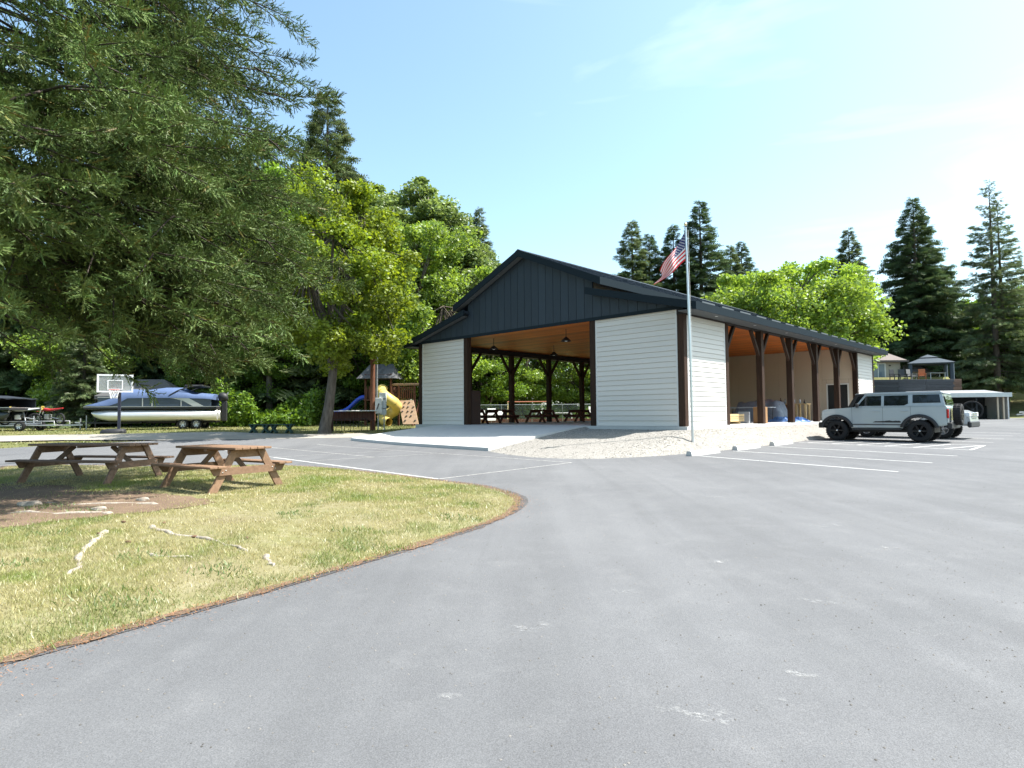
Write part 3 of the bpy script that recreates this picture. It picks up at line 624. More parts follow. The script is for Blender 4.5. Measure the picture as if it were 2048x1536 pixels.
def instance(tmplV, tmplF, pos, Rm, scale, tint):
    n, m = len(pos), len(tmplV)
    V = np.einsum('nij,mj->nmi', Rm, tmplV)*np.asarray(scale).reshape(n, 1, -1)+pos[:, None, :]
    F = (np.arange(n)*m)[:, None, None]+np.asarray(tmplF)[None]
    return V.reshape(-1, 3), F.reshape(-1, 3), np.repeat(tint, m, 0)
def frame(d, r, hang=0.):
    """rotation matrices whose x axis is d, with random roll"""
    n = len(d); d = d/np.linalg.norm(d, axis=1)[:, None]; t = r.normal(size=(n, 3)); t -= d*np.sum(t*d, 1)[:, None]; t /= np.linalg.norm(t, axis=1)[:, None]
    return np.stack([d, t, np.cross(d, t)], 2)
# leaf template: kinked leaf of two triangles
LEAF_V = np.array([[0,0,0],[.5,.34,.10],[1,0,-.05],[.5,-.34,.10]]); LEAF_F = np.array([[0,1,2],[0,2,3]])
# conifer twig: serrated flat spray, 8 triangles
def spray_t():
    V = []; F = []
    for k, (x, l) in enumerate(((0,.30),(.2,.36),(.42,.32),(.65,.24))):
        for s in (-1, 1):
            n = len(V); V += [[x, 0, 0], [x+.17, 0, .02], [x+.26, s*l, -.07]]; F.append([n, n+1, n+2])
    n = len(V); V += [[.7,.03,0],[.7,-.03,0],[1.08,0,-.03]]; F.append([n, n+1, n+2]); return np.array(V), np.array(F)
SPRAY_V, SPRAY_F = spray_t()
# spruce sprig for the near tree: bottle brush of 14 slim triangles
def sprig_t():
    V = [[0,.03,0], [0,-.03,0], [.6,.05,.0], [.6,-.05,0], [1.05,0,0]]; F = [[0,1,3], [0,3,2], [2,3,4]]
    for k in range(8):
        x = k/8.6; a = k*2.4+.5; l = .165*(1-.25*x); c, s = math.cos(a), math.sin(a); n = len(V)
        V += [[x-.03, -s*.03, c*.03], [x+.09, s*.03, -c*.03], [x+.19, c*l, s*l]]; F.append([n, n+1, n+2])
    return np.array(V), np.array(F)
SPRIG_V, SPRIG_F = sprig_t()

def conifer(seed, Ht, Rad, nb=150, per=30, size=.55, droop=.25, bare=.06, taper=.85, gap=0.):
    """crown + trunk meshes of a far conifer, base at origin"""
    r = np.random.default_rng(seed); pos = []; dr = []; sc = []; tn = []; wood = MB()
    wood.tube([(0,0,-.2), (0,0,Ht*.5), (0,0,Ht*.985)], [Ht*.014+.05, Ht*.009, .02], 7)
    for i in range(nb):
        t = bare+(1-bare)*(i+r.random())/nb; h = Ht*t; L = Rad*((1-t)**taper)*r.uniform(.62, 1.12)+.18
        if gap and r.random() < gap: L *= .35
        az = r.uniform(0, 6.283); dv = np.array([math.cos(az), math.sin(az), 0.]); up = .35*t-droop*(1-t)
        ns = max(4, int(per*L/Rad*1.25)+3); s = np.sqrt(r.random(ns))*L; s = np.maximum(s, .1*L)
        p = dv[None]*s[:, None]; p[:, 2] = h+up*s-.10*droop*s*s/max(L, .5)*2+.10*np.clip(s/L-.7, 0, 1)*L
        side = np.array([-dv[1], dv[0], 0]); p += side[None]*r.normal(0, .13, (ns, 1))*np.minimum(s+.15, .45*L)[:, None]; p[:, 2] += r.normal(0, .10, ns)
        d = dv[None]*r.uniform(.5, 1.2, (ns, 1))+side[None]*r.normal(0, .75, (ns, 1)); d[:, 2] += up*.6-r.uniform(.0, .55, ns)
        pos.append(p); dr.append(d); sc.append(size*r.uniform(.6, 1.25, ns)*(1-.62*t)); tn.append(np.full(ns, r.uniform(.75, 1.25)))
        if L > .8: wood.tube([(0, 0, h), tuple(dv*L*.55+np.array([0,0,h+up*L*.55])), tuple(dv*L*.9+np.array([0,0,h+up*L*.9-.1*droop*L*1.6]))], [.012*L+.01, .008*L, .004], 3, False)
    n = 26; pos.append(np.c_[r.normal(0,.06,n), r.normal(0,.06,n), Ht*(1-.09*r.random(n))]); d = r.normal(size=(n,3)); d[:,2] = abs(d[:,2])+.6; dr.append(d); sc.append(np.full(n, size*.30)); tn.append(np.ones(n))
    pos = np.concatenate(pos); dr = np.concatenate(dr); sc = np.concatenate(sc); tn = np.concatenate(tn); Rm = frame(dr, r)
    tint = np.clip(tn*r.uniform(.7, 1.3, len(tn)), .4, 1.8)[:, None]*np.array([1,1,1])*(1+r.normal(0, .05, (len(tn), 3)))
    V, F, T = instance(SPRAY_V, SPRAY_F, pos, Rm, sc, tint)
    return raw_mesh('crown', V, F, T), wood.mesh('trunk')

def broadleaf(seed, Ht, Rad, crown0=.25, clumps=70, per=240, leaf=.20, trunk_r=.22, shape='round', lean=0., forks=5, clump_r=.26, warm=0.):
    """crown + trunk meshes of a broadleaf tree, base at origin; foliage hangs in clumps at the limb ends"""
    r = np.random.default_rng(seed); wood = MB(); z0 = Ht*crown0; cz = (Ht+z0)/2; ch = (Ht-z0)/2
    top = np.array([lean, 0, z0+.15*ch]); wood.tube([(-.0, 0, -.25), (.02, 0, .35), (lean*.5, .03, z0*.6), tuple(top)], [trunk_r*1.55, trunk_r*1.05, trunk_r*.9, trunk_r*.75], 10)
    cs = []; k = 0
    limbs = []
    for i in range(forks):
        az = 6.283*i/forks+r.uniform(-.4, .4); e = np.array([math.cos(az)*Rad*.38, math.sin(az)*Rad*.38, cz+ch*r.uniform(-.15, .55)])+np.array([lean, 0, 0]); limbs.append(e)
        m = (top+e)/2+r.normal(0, .25, 3); wood.tube([tuple(top+np.array([0,0,-.3])), tuple(m), tuple(e)], [trunk_r*.55, trunk_r*.4, trunk_r*.2], 6, False)
    while len(cs) < clumps:
        q = r.normal(size=3); q /= np.linalg.norm(q); f = r.uniform(.45, 1.0)**.6
        zc = q[2]*f; wd = 1.0
        if shape == 'cone': wd = np.clip(1.05-.62*(zc+1)/2-.0, .2, 1)
        if shape == 'tall': wd = np.clip(1.0-.35*abs(zc), .3, 1)
        c = np.array([q[0]*f*Rad*wd*r.uniform(.66, 1.2)+lean, q[1]*f*Rad*wd*r.uniform(.66, 1.2), cz+zc*ch*(.80 if shape == 'tall' else .90)])
        if len(cs) > 3 and r.random() < .5 and min(np.linalg.norm((c-x[0])/Rad) for x in cs) < .17: continue
        cs.append((c, Rad*clump_r*r.uniform(.45, 1.2)))
        b = limbs[int(np.argmin([np.linalg.norm(c-e) for e in limbs]))]; mm = (b+c)/2+r.normal(0, .15, 3); wood.tube([tuple(b), tuple(mm), tuple(c)], [trunk_r*.2, trunk_r*.13, .012], 4, False)
    P = []; T = []
    for c, cr in cs:
        n = int(per*r.uniform(.7, 1.3)); q = r.normal(size=(n, 3)); q /= np.linalg.norm(q, axis=1)[:, None]; rad = cr*r.random(n)**.42
        p = c+q*rad[:, None]*np.array([1.15, 1.15, .72]); P.append(p)
        b = r.uniform(.78, 1.2); wv = warm*r.random(); T.append(np.ones((n, 3))*b*r.uniform(.7, 1.3, (n, 1))*np.array([1+.45*wv, 1+.05*wv, 1-.1*wv]))
    P = np.concatenate(P); T = np.concatenate(T); n = len(P); d = r.normal(size=(n, 3)); d[:, 2] = d[:, 2]*.6-.25
    Rm = frame(d, r); V, F, TT = instance(LEAF_V*np.array([1,1.15,1]), LEAF_F, P, Rm, leaf*r.uniform(.5, 1.5, n), T)
    return raw_mesh('crown', V, F, TT), wood.mesh('trunk')

def plant_tree(name, meshes, leafm, bark, x, y, label, group=None, s=1., rz=0., zoff=0., cat='tree', sz=None):
    z = float(g(x, y))-.05+4.1*float(sm(0, 1, hill_w(x, y)))+zoff
    t = thing(name, label, cat, (x, y, z), rz, group); t.scale = (s, s, sz or s)
    for nm, me, mt in (('crown', meshes[0], leafm), ('trunk', meshes[1], bark)):
        o = bpy.data.objects.new(nm, me); C.objects.link(o); o.parent = t
        if len(me.materials) == 0: me.materials.append(mt)
        o.material_slots[0].link = 'OBJECT'; o.material_slots[0].material = mt
    return t

# ---- the big spruce at the left whose boughs hang over the picnic tables
def big_spruce(cx, cy_, seed=3):
    r = np.random.default_rng(seed); base = float(g(cx, cy_)); Ht = 25.; wood = MB()
    wood.tube([(0,0,-.3), (0,0,.4), (.1,0,8), (.1,.1,Ht*.97)], [.62, .45, .33, .03], 12)
    pos = []; dr = []; sc = []; tn = []; cpos = []; cdr = []; csc = []
    def limb(h, az, L, dens, s0=.25, up=.10, sag=.30):
        dv = np.array([math.cos(az), math.sin(az), 0.]); side = np.array([-dv[1], dv[0], 0])
        curve = r.normal(0, .16); w1_, w2_ = r.uniform(0, 6, 2)
        f = lambda s: dv*s+side*(curve*s*s/L+.12*math.sin(s*1.1+w1_))+np.array([0, 0, .10*math.sin(s*1.5+w2_)+h+up*s-sag*s*s/L+.30*L*np.clip(s/L-.6, 0, 1)**1.5])
        wood.tube([tuple(f(s)) for s in np.linspace(0, L*.96, 8)], [.050*L/8*(1-.92*k/7)+.003 for k in range(8)], 5, False)
        br = r.uniform(.8, 1.2)
        def plume(fn, a, b, rad, per):
            """dense fingered mass of sprigs round one bough from a to b along fn"""
            n = max(6, int((b-a)*per)); q = a+(b-a)*r.random(n)**.85; ax = np.array([fn(x_) for x_ in q]); t_ = np.array([fn(min(x_+.1, b+.1)) for x_ in q])-ax; t_ /= np.linalg.norm(t_, axis=1)[:, None]+1e-9
            U_ = r.normal(size=(n, 3)); U_ -= t_*np.sum(U_*t_, 1)[:, None]; U_ /= np.linalg.norm(U_, axis=1)[:, None]; fr = (q-a)/(b-a); lump = .75+.25*np.sin(q*5.2+a*3)+.2*np.sin(q*11+a)
            rr = rad*np.clip(np.minimum(.45+fr*2.2, (1.06-fr)*1.9), .12, 1)*lump*r.random(n)**.45; U_[:, 2] = np.where(U_[:, 2] < 0, U_[:, 2]*.75, U_[:, 2]*.8)
            P = ax+U_*rr[:, None]; P[:, 2] -= .12*rr; D = U_*.75+t_*r.uniform(.35, .95, (n, 1))+r.normal(0, .22, (n, 3)); D[:, 2] += .10
            pos.append(P); dr.append(D); sc.append(r.uniform(.13, .24, n)); tn.append(np.full(n, br*r.uniform(.88, 1.12)))
        plume(f, L*.42, L, .27*min(1, L/6), dens)
        for k in range(5 if dens > 30 else 3):
            s_ = L*(.30+.55*(k+r.random())/5); p0 = f(s_); ln = float(np.clip((L-s_)*.85, .7, 2.5))*r.uniform(.7, 1.1); a_ = (1 if k % 2 else -1)*R(r.uniform(22, 58)); d = dv*math.cos(a_)+side*math.sin(a_); d[2] += r.uniform(-.62, .02); d /= np.linalg.norm(d); w_ = r.uniform(0, 6)
            fn = lambda x_, p0=p0, d=d, w_=w_, ln=ln: p0+d*x_+np.array([.05*math.sin(x_*3+w_), .05*math.cos(x_*2.6+w_), -.10*x_*x_+.22*ln*max(0, x_/ln-.6)**1.5+.04*math.sin(x_*4+w_)])
            plume(fn, ln*.12, ln, .185*r.uniform(.75, 1.3), dens*.8); wood.tube([tuple(fn(x_)) for x_ in (0, ln*.35, ln*.7, ln*.95)], [.020, .014, .009, .003], 4, False)
        # dead twigs in the bare inner part
        for k in range(4):
            p0 = f(L*r.uniform(.08, .4)); d = r.normal(size=3); d[2] = -abs(d[2])*.6; d /= np.linalg.norm(d); wood.tube([tuple(p0), tuple(p0+d*.35+r.normal(0, .05, 3)), tuple(p0+d*r.uniform(.5, 1.1)+np.array([0, 0, -.15]))], [.010, .007, .003], 3, False)
    # boughs facing the view and out over the lawn
    for i in range(100):
        h = 3.9+9.4*(i/100)+r.uniform(-.35, .35); az = R(r.uniform(-66, 72)); L = 7.7*r.uniform(.60 if h < 8 else .70, 1.0 if h < 8 else .97)*(1 if h < 12 else 1-.05*(h-12))*(.86 if h < 6.3 else 1)
        limb(h, az, L, 86 if abs(az) < R(58) else 62, .22, r.uniform(-.20, .04), r.uniform(.14, .34))
    for i in range(26):
        h = 3.8+8.0*r.random(); az = R(r.uniform(76, 290)); limb(h, az, 7.0*r.uniform(.6, 1), 22, .3)
    # low boughs that frame the boats
    for h, a, L, sg in ((4.6, 8, 7.0, .40), (4.4, -10, 6.8, .40), (4.5, 24, 6.8, .42), (4.3, 40, 6.4, .40), (5.0, 0, 7.2, .38), (4.4, 54, 6.4, .40), (5.0, 16, 7.0, .40), (4.7, -24, 6.6, .36), (5.0,-40,6.6,.34), (5.4,-32,7.0,.3), (5.8,-50,6.8,.3), (6.4,-28,7.2,.3), (6.8,-44,7.0,.3), (5.2,-58,6.4,.3), (5.0,-18,7.2,.36), (6.0,-38,7.4,.32), (7.4,-36,7.2,.3), (4.6,66,6.4,.38), (5.2,32,7.2,.36))+tuple((5.0+.16*k, -34+68*((k*7) % 17)/16, 7.0+.35*((k*5) % 3), .30) for k in range(17)): limb(h, R(a), L, 92, .3, .06, sg)
    P = np.concatenate(pos); D = np.concatenate(dr); S = np.concatenate(sc); T = np.concatenate(tn); n = len(P)
    br_ = r.random(n) < .035
    tint = (T*r.uniform(.72, 1.3, n))[:, None]*np.array([1, 1, 1])*(1+r.normal(0, .05, (n, 3))); tint[br_] *= np.array([1.35, .85, .8])
    V, F, TT = instance(SPRIG_V, SPRIG_F, P, frame(D, r), S, tint)
    # upper crown out of the frame: coarser sprays, there for the shade it throws
    for i in range(110):
        h = 13+11.5*i/110; L = max(.4, 6.2*(1-(h-13)/12.3))*r.uniform(.7, 1.05); az = r.uniform(0, 6.283); k = int(16+L*9); s = np.sqrt(r.random(k))*L
        dv = np.array([math.cos(az), math.sin(az), 0.]); q = dv[None]*s[:, None]; q[:, 2] = h-.22*s; q += r.normal(0, .22, (k, 3)); cpos.append(q); d = dv[None]+r.normal(0, .5, (k, 3)); d[:, 2] -= .3; cdr.append(d); csc.append(r.uniform(.28, .5, k))
    cp = np.concatenate(cpos); V2, F2, T2 = instance(SPRAY_V, SPRAY_F, cp, frame(np.concatenate(cdr), r), np.concatenate(csc), np.ones((len(cp), 3))*r.uniform(.7, 1.2, (len(cp), 1)))
    me = raw_mesh('crown', np.r_[V, V2], np.r_[F, F2+len(V)], np.r_[TT, T2])
    t = thing('spruce_tree', 'huge spruce with boughs hanging over the picnic tables', 'tree', (cx, cy_, base))
    link('crown', me, MNEED, t); link('trunk', wood.mesh('trunk'), M('spruce_bark', (.062,.048,.038), .95, noise=(9,.8), col2=(.03,.023,.018), bump=(14,1.0)), t)
    print('big spruce sprigs', n, 'tris', len(F)+len(F2)); return t
big_spruce(-10.9, 10.9)
# ---- stock of tree shapes, then every tree where it stands
K1 = conifer(11, 22, 5.0, 380, 62, 1.0, .34, .03, .92); K2 = conifer(12, 20, 4.1, 340, 66, .90, .28, .03, .90); K3 = conifer(13, 24, 6.4, 420, 64, 1.1, .36, .05, .85); K5 = conifer(15, 17, 4.4, 190, 48, .85, .30, .33, .75); K4 = conifer(14, 25, 5.0, 190, 56, .85, .28, .12, .70, .12)
B1 = broadleaf(21, 13.5, 3.9, .17, 125, 390, .165, .27, 'round', .4, 5, .22, .30)      # the maple by the pole
B2 = broadleaf(22, 14, 4.6, .08, 105, 400, .19, .25, 'round', 0, 5, .24)
B3 = broadleaf(23, 21, 3.9, .14, 120, 340, .21, .25, 'tall', 0, 6, .23)
B4 = broadleaf(24, 12, 5.2, .07, 125, 360, .20, .28, 'round', 0, 6, .21)
B5 = broadleaf(25, 4.2, 2.2, .03, 46, 220, .16, .06, 'round', 0, 6, .32)
plant_tree('maple_tree', B1, MLEAFY, MBARKP, -9.45, 31.4, 'yellow-green maple with a pale leaning trunk beside the utility pole', s=1.02)
G1 = 'broadleaf trees behind the playground'
plant_tree('maple_tree', B2, MLEAFB, MBARK, -6.2, 44.5, 'lush green maple filling the gap left of the pavilion roof', G1, 1.1, .6)
plant_tree('maple_tree', B2, MLEAFG, MBARK, -12.6, 47, 'green maple shading the playset tower', G1, .92, 2.2)
plant_tree('aspen_tree', B3, MLEAFA, MBARKP, -8.0, 55, 'tall pale green aspen rising above the maples', G1, 1.42, 1.0, sz=1.13)
plant_tree('aspen_tree', B3, MLEAFA, MBARKP, -5.6, 53, 'rounded aspen right above the lush maple', G1, 1.2, 3.3, sz=.98)
plant_tree('aspen_tree', B3, MLEAFA, MBARKP, -11.9, 54, 'tall aspen behind the yellow-green maple', G1, 1.35, 2.9, sz=1.08)
plant_tree('aspen_tree', B3, MLEAFA, MBARKP, -4.0, 57, 'shorter aspen left of the pavilion ridge, before the lone pine', G1, 1.1, 4.0, sz=.88)
plant_tree('pine_tree', K2, MNEEDB, MBARK, -3.4, 66, 'lone pine with an airy crown just left of the pavilion ridge', None, 1.14, .4)
plant_tree('spruce_tree', K1, MNEEDB, MBARK, -15.6, 52, 'tall spruce top standing above the yellow-green maple', None, 1.75, 1.1, sz=1.28)
for x, y, s, lb in ((-21.5,52,1.45,'tall dark fir behind the huge spruce, right of three'), (-28,54,1.5,'tall dark fir behind the huge spruce, middle of three'), (-35,53,1.4,'tall dark fir behind the huge spruce, left of three')): plant_tree('fir_tree', K3, MNEEDD, MBARK, x, y, lb, 'tall firs behind the huge spruce', s, x, sz=1.02)
plant_tree('aspen_tree', B3, MLEAFG, MBARKP, -17.2, 44, 'tall green tree between the huge spruce and the maple', None, .98, 5.0)
plant_tree('spruce_tree', K1, MNEEDD, MBARK, -18.6, 57, 'dark spruce half hidden behind the huge spruce boughs', None, 1.0, 3.0)
plant_tree('fir_tree', K5, MNEEDD, MBARK, -15.6, 47.0, 'dark fir with a thick bare trunk, left of a pair', None, 1.0, 2.0)
plant_tree('fir_tree', K5, MNEEDD, MBARK, -14.7, 47.4, 'dark fir with a thick bare trunk, right of a pair', None, .96, .6)
# trees seen through the pavilion opening
for i, (x, y, m, lm, s, lb) in enumerate([(1.2,66,B2,MLEAFB,.95,'green tree seen through the pavilion opening at its first bay'), (6.2,68,B4,MLEAFB,.9,'bright tree seen through the middle of the pavilion opening'), (11.5,70,B2,MLEAFB,.9,'bright tree seen through the last bay of the opening'), (-2.5,62,B4,MLEAFG,.8,'deep green tree behind the pool fence at the left post')]):
    plant_tree('broadleaf_tree', m, lm, MBARK, x, y, lb, 'trees behind the pool fence', s, i*1.3)
# the wood behind the boats: nothing tells these apart through the spruce boughs
for x, y, m, lm, s, lb in ((-22.6,45.6,B2,MLEAFB,.72,'sunlit green tree just behind the blue-covered boat'), (-31.5,45.2,B4,MLEAFB,.74,'sunlit green tree behind the dirt bikes'), (-17.6,45.8,B4,MLEAFG,.66,'sunlit leafy tree between the boat and the fir pair')): plant_tree('broadleaf_tree', m, lm, MBARK, x, y, lb, 'sunlit trees behind the boats', s, x)
WL = [(-44,50,B2,MLEAFG,1.15,'green maple of the wood at the far left edge'),(-38,48,K1,MNEEDD,.80,'dark spruce of the wood above the dark boat'),(-33,52,B4,MLEAFG,1.35,'broad green tree of the wood above the dirt bikes'),(-28.5,48.5,K3,MNEEDD,.72,'dark fir of the wood left of the canopy tent'),(-25,53,B2,MLEAFD,1.25,'deep green tree of the wood behind the canopy tent'),(-21.5,49,B4,MLEAFG,1.2,'green tree of the wood right above the blue-covered boat'),(-18.2,52,K1,MNEEDD,.85,'dark spruce of the wood above the outboard motor')]
for i, (x, y, m, lm, s, lb) in enumerate(WL): plant_tree('woodland_tree', m, lm, MBARK, x, y, lb, 'wood behind the boats', s, i*.9)
for i, (x, y, m, lm, s) in enumerate([(-41,58,B3,MLEAFD,.85),(-30,60,B3,MLEAFG,.85),(-22,61,B3,MLEAFD,.95),(-36,62,K3,MNEEDD,.75),(-17.5,60,B3,MLEAFG,1.0),(-48,62,K3,MNEEDD,.75),(-53,56,B2,MLEAFD,1.1),(-14.5,62,B3,MLEAFG,1.0),(-26,66,K1,MNEEDD,.9),(-10,64,B3,MLEAFD,.9)]):
    plant_tree('woodland_tree', m, lm, MBARK, x, y, 'tree deep in the dark wood behind the boats and playground', 'deep wood behind the boats', s, i*1.1)
plant_tree('spruce_tree', K1, MNEEDB, MBARKP, -28.6, 41.5, 'young grey-green spruce with a pale trunk behind the left boat', None, .42, .3)
# right of the pavilion
G2 = 'conifers behind the pavilion roof'
for x, y, m, lm, s, lb in [(14.2,72,K2,MNEEDB,1.17,'leftmost conifer rising behind the pavilion roof'),(16.4,73,K2,MNEEDD,1.09,'slim dark conifer left of the flag'),(19.3,73,K2,MNEEDD,1.13,'conifer directly behind the flag'),(22.2,72,K1,MNEEDD,1.14,'tallest conifer, right behind the flagpole'),(27.8,78,K2,MNEEDB,1.0,'small rounded conifer right of the flagpole'),(29.6,79,K2,MNEEDD,1.02,'small spire-topped conifer right of the flagpole'),(44,80,K1,MNEEDB,.96,'spire top peeping over the bright maple crowns')]:
    plant_tree('fir_tree', m, lm, MBARK, x, y, lb, G2, s*1.28, x, sz=s)
G3 = 'bright maples over the eave'
for x, y, m, s, lb in [(19.6,49.8,B4,1.08,'bright maple nearest the flagpole over the pavilion eave'),(24.0,50.5,B4,1.16,'biggest bright maple behind the pavilion, in the middle of its row'),(25.2,51.5,B4,.74,'bright maple over the far end of the pavilion eave'),(16.0,53,B4,.86,'bright maple half hidden behind the pavilion roof and conifers')]:
    plant_tree('maple_tree', m, MLEAFB, MBARK, x, y, lb, G3, s, x*1.7)
plant_tree('shrub', B5, MLEAFB, MBARK, 24.0, 41.2, 'bright green shrub at the far corner of the pavilion', None, .55, .4, 0, 'shrub')
plant_tree('fir_tree', K3, MNEEDD, MBARK, 48.6, 74, 'massive dark fir behind the gazebo', None, 1.22, .2, sz=1.06)
plant_tree('fir_tree', K3, MNEEDD, MBARK, 51.0, 77, 'second dark fir just right of the massive fir', None, 1.1, 2.2, sz=.98)
plant_tree('larch_tree', K4, MNEEDB, MBARK, 51.6, 66, 'tall sparse larch with bare lower trunk, second from the frame edge', None, 1.0, .9)
plant_tree('larch_tree', K4, MNEEDB, MBARK, 53.2, 67, 'tall sparse larch with bare lower trunk, nearest the frame edge', None, .90, 2.9)
plant_tree('broadleaf_tree', B4, MLEAFD, MBARK, 56.5, 67, 'deep green tree at the edge beside the sparse larches', None, .85, 1.4)
for i, (x, y, m, lm, s) in enumerate([(33,84,B4,MLEAFG,1.0),(40,88,B2,MLEAFG,1.0),(52,86,B4,MLEAFB,.9),(60,80,B4,MLEAFG,1.0),(66,74,B2,MLEAFD,1.0),(58,90,K1,MNEEDD,.8),(70,86,B4,MLEAFG,1.2)]):
    plant_tree('background_tree', m, lm, MBARK, x, y, 'distant tree glimpsed between the house, gazebo and firs', 'trees behind the house', s, i)
# undergrowth: sunny brush along the wood's edge
def brush():
    n = 52000; x = rng.uniform(-60, 16, n); y = 44+rng.random(n)*12+np.where(x > -3, 20, 0); k = ~((x > -12.5) & (x < -5) & (y < 47)); x, y = x[k], y[k]
    ex = np.r_[rng.uniform(-20, -13.2, 9000), rng.uniform(-44, -21, 14000)]; x = np.r_[x, ex]; y = np.r_[y, rng.uniform(40.3, 43.8, 9000), rng.uniform(42.6, 45.5, 14000)]
    top = .5+1.9*vnoise(x, y, .35, 31)*vnoise(x, y, 1.1, 32)*2; n = len(x); z = g(x, y)-.05+top*rng.random(n)
    T = np.ones((n, 3))*rng.uniform(.6, 1.4, (n, 1)); d = rng.normal(size=(n, 3)); V, F, TT = instance(LEAF_V, LEAF_F, np.c_[x, y, z], frame(d, rng), rng.uniform(.14, .34, n), T)
    o = link('undergrowth', raw_mesh('undergrowth', V, F, TT), MLEAFG); tag(o, 'sunlit brush along the edge of the wood', None, None, 'stuff')
brush()
def far_wood():
    n = 26000; x = rng.uniform(-130, 170, n); y = 104+rng.random(n)*14; top = 5+7*vnoise(x, y, .09, 41)+4*vnoise(x, y, .35, 42); z = g(x, y)+4.1*sm(0, 1, hill_w(x, y))+top*rng.random(n)**.8-.3
    V, F, TT = instance(LEAF_V, LEAF_F, np.c_[x, y, z], frame(rng.normal(size=(n, 3)), rng), rng.uniform(.6, 1.5, n), np.ones((n, 3))*rng.uniform(.6, 1.4, (n, 1)))
    o = link('treeline', raw_mesh('treeline', V, F, TT), MLEAFD); tag(o, 'far-off wood closing the view behind everything', None, None, 'stuff')
far_wood()
# ================================================================== THINGS
gz = lambda x, y: float(g(x, y))
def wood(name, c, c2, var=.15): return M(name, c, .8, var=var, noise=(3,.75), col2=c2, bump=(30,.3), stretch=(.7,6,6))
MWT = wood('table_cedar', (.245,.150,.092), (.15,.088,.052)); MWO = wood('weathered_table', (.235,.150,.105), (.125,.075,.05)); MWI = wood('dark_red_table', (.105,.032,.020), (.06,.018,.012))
# ---- picnic tables
def picnic_table(label, x, y, z, rz, Lt, mats, group, sp=None):
    mt, ml = mats; t = thing('picnic_table', label, 'picnic table', (x, y, z), rz, group)
    def pl(mb, n, m): return mb.build(n, m, t)
    wd = .138
    for i in range(5):
        yy = (i-2)*.147; pl(MB().bbox(-Lt/2, Lt/2, yy-wd/2, yy+wd/2, .715, .755, .006), 'tabletop_plank', mt)
    for s in (-1, 1):
        for k in range(2):
            yy = s*(.60+.147*k); pl(MB().bbox(-Lt/2, Lt/2, yy-wd/2, yy+wd/2, .418, .456, .006), 'seat_plank', mt)
    ex = sp or Lt/2-.24
    for e in (-1, 1):
        xx = e*ex
        pl(MB().prism([(-.36,.713), (.36,.713), (.36,.66), (.30,.575), (-.30,.575), (-.36,.66)], xx-.02, xx+.02, 'x'), 'top_cleat', ml)
        pl(MB().prism([(-.74,.416), (.74,.416), (.66,.29), (-.66,.29)], min(xx+e*.061, xx+e*.099), max(xx+e*.061, xx+e*.099), 'x'), 'seat_bearer', ml)
        for s in (-1, 1):
            pl(MB().prism([(s*.76, -.02), (s*.60, -.02), (s*.18, .700), (s*.335, .700)], min(xx+e*.0205, xx+e*.0595), max(xx+e*.0205, xx+e*.0595), 'x'), 'leg', ml)
        pl(MB().bar((xx-e*.03, 0, .36), (xx-e*.52, 0, .70), .085, .04, up=(0,1,0)), 'diagonal_brace', ml)
    pl(MB().box(-.04, .04, -.34, .34, .675, .714), 'middle_cleat', ml)
    for e in (-1, 1):
        for s in (-1, 1):
            for yy, zz in ((.25, .63), (.30, .61), (.46, .37), (.52, .34)): pl(MB().lathe([(.011, 0), (.011, e*.006), (.001, e*.007)], 8, (e*(ex+(.0205 if zz > .5 else .0995)), s*yy, zz), 'x'), 'bolt', MBOLT)
    return t
MBOLT = M('galvanised_bolt', (.45,.45,.45), .4, metal=.8)
lz = lambda x, y: float(lawn_h(x, y)[0][0])
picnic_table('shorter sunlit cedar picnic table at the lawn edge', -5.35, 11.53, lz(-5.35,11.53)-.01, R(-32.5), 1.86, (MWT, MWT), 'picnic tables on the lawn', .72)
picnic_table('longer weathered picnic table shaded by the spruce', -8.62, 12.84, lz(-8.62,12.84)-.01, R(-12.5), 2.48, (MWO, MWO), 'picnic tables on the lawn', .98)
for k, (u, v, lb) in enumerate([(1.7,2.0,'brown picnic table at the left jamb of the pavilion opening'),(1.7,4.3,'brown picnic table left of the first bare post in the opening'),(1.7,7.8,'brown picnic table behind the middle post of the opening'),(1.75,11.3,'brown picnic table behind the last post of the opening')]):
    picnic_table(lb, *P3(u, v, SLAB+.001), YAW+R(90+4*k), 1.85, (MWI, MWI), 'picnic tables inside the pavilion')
# dark cabinet by the left jamb
t = thing('cabinet', 'dark brown cabinet standing just inside the left jamb', 'cabinet', P3(2.95, 1.0, SLAB+.001), YAW)
MCAB = M('cabinet_dark', (.040,.020,.016), .6); MB().bbox(-.40, .40, -.3, .3, 0, 1.68, .01).build('body', MCAB, t)
for s in (-1, 1): MB().box(min(.01*s, .38*s), max(.01*s, .38*s), -.325, -.302, .06, 1.63).build('door', MCAB, t)
# ---- parking stops
MST = M('stop_concrete', (.52,.51,.49), .9, noise=(8,.4), col2=(.40,.39,.37), bump=(40,.3))
for u, v, lb in ((16.98,-2.05,'concrete wheel stop nearest the flagpole'), (17.0,1.0,'second concrete wheel stop from the flagpole'), (17.0,4.1,'concrete wheel stop just before the grey off-roader')):
    x, y = P2(u, v); o = MB().prism([(-.10,0), (.10,0), (.075,.12), (.045,.145), (-.045,.145), (-.075,.12)], -.92, .92, 'y').build('wheel_stop', MST, None, (x, y, gz(x, y)-.005), YAW); tag(o, lb, 'wheel stop', 'concrete wheel stops')
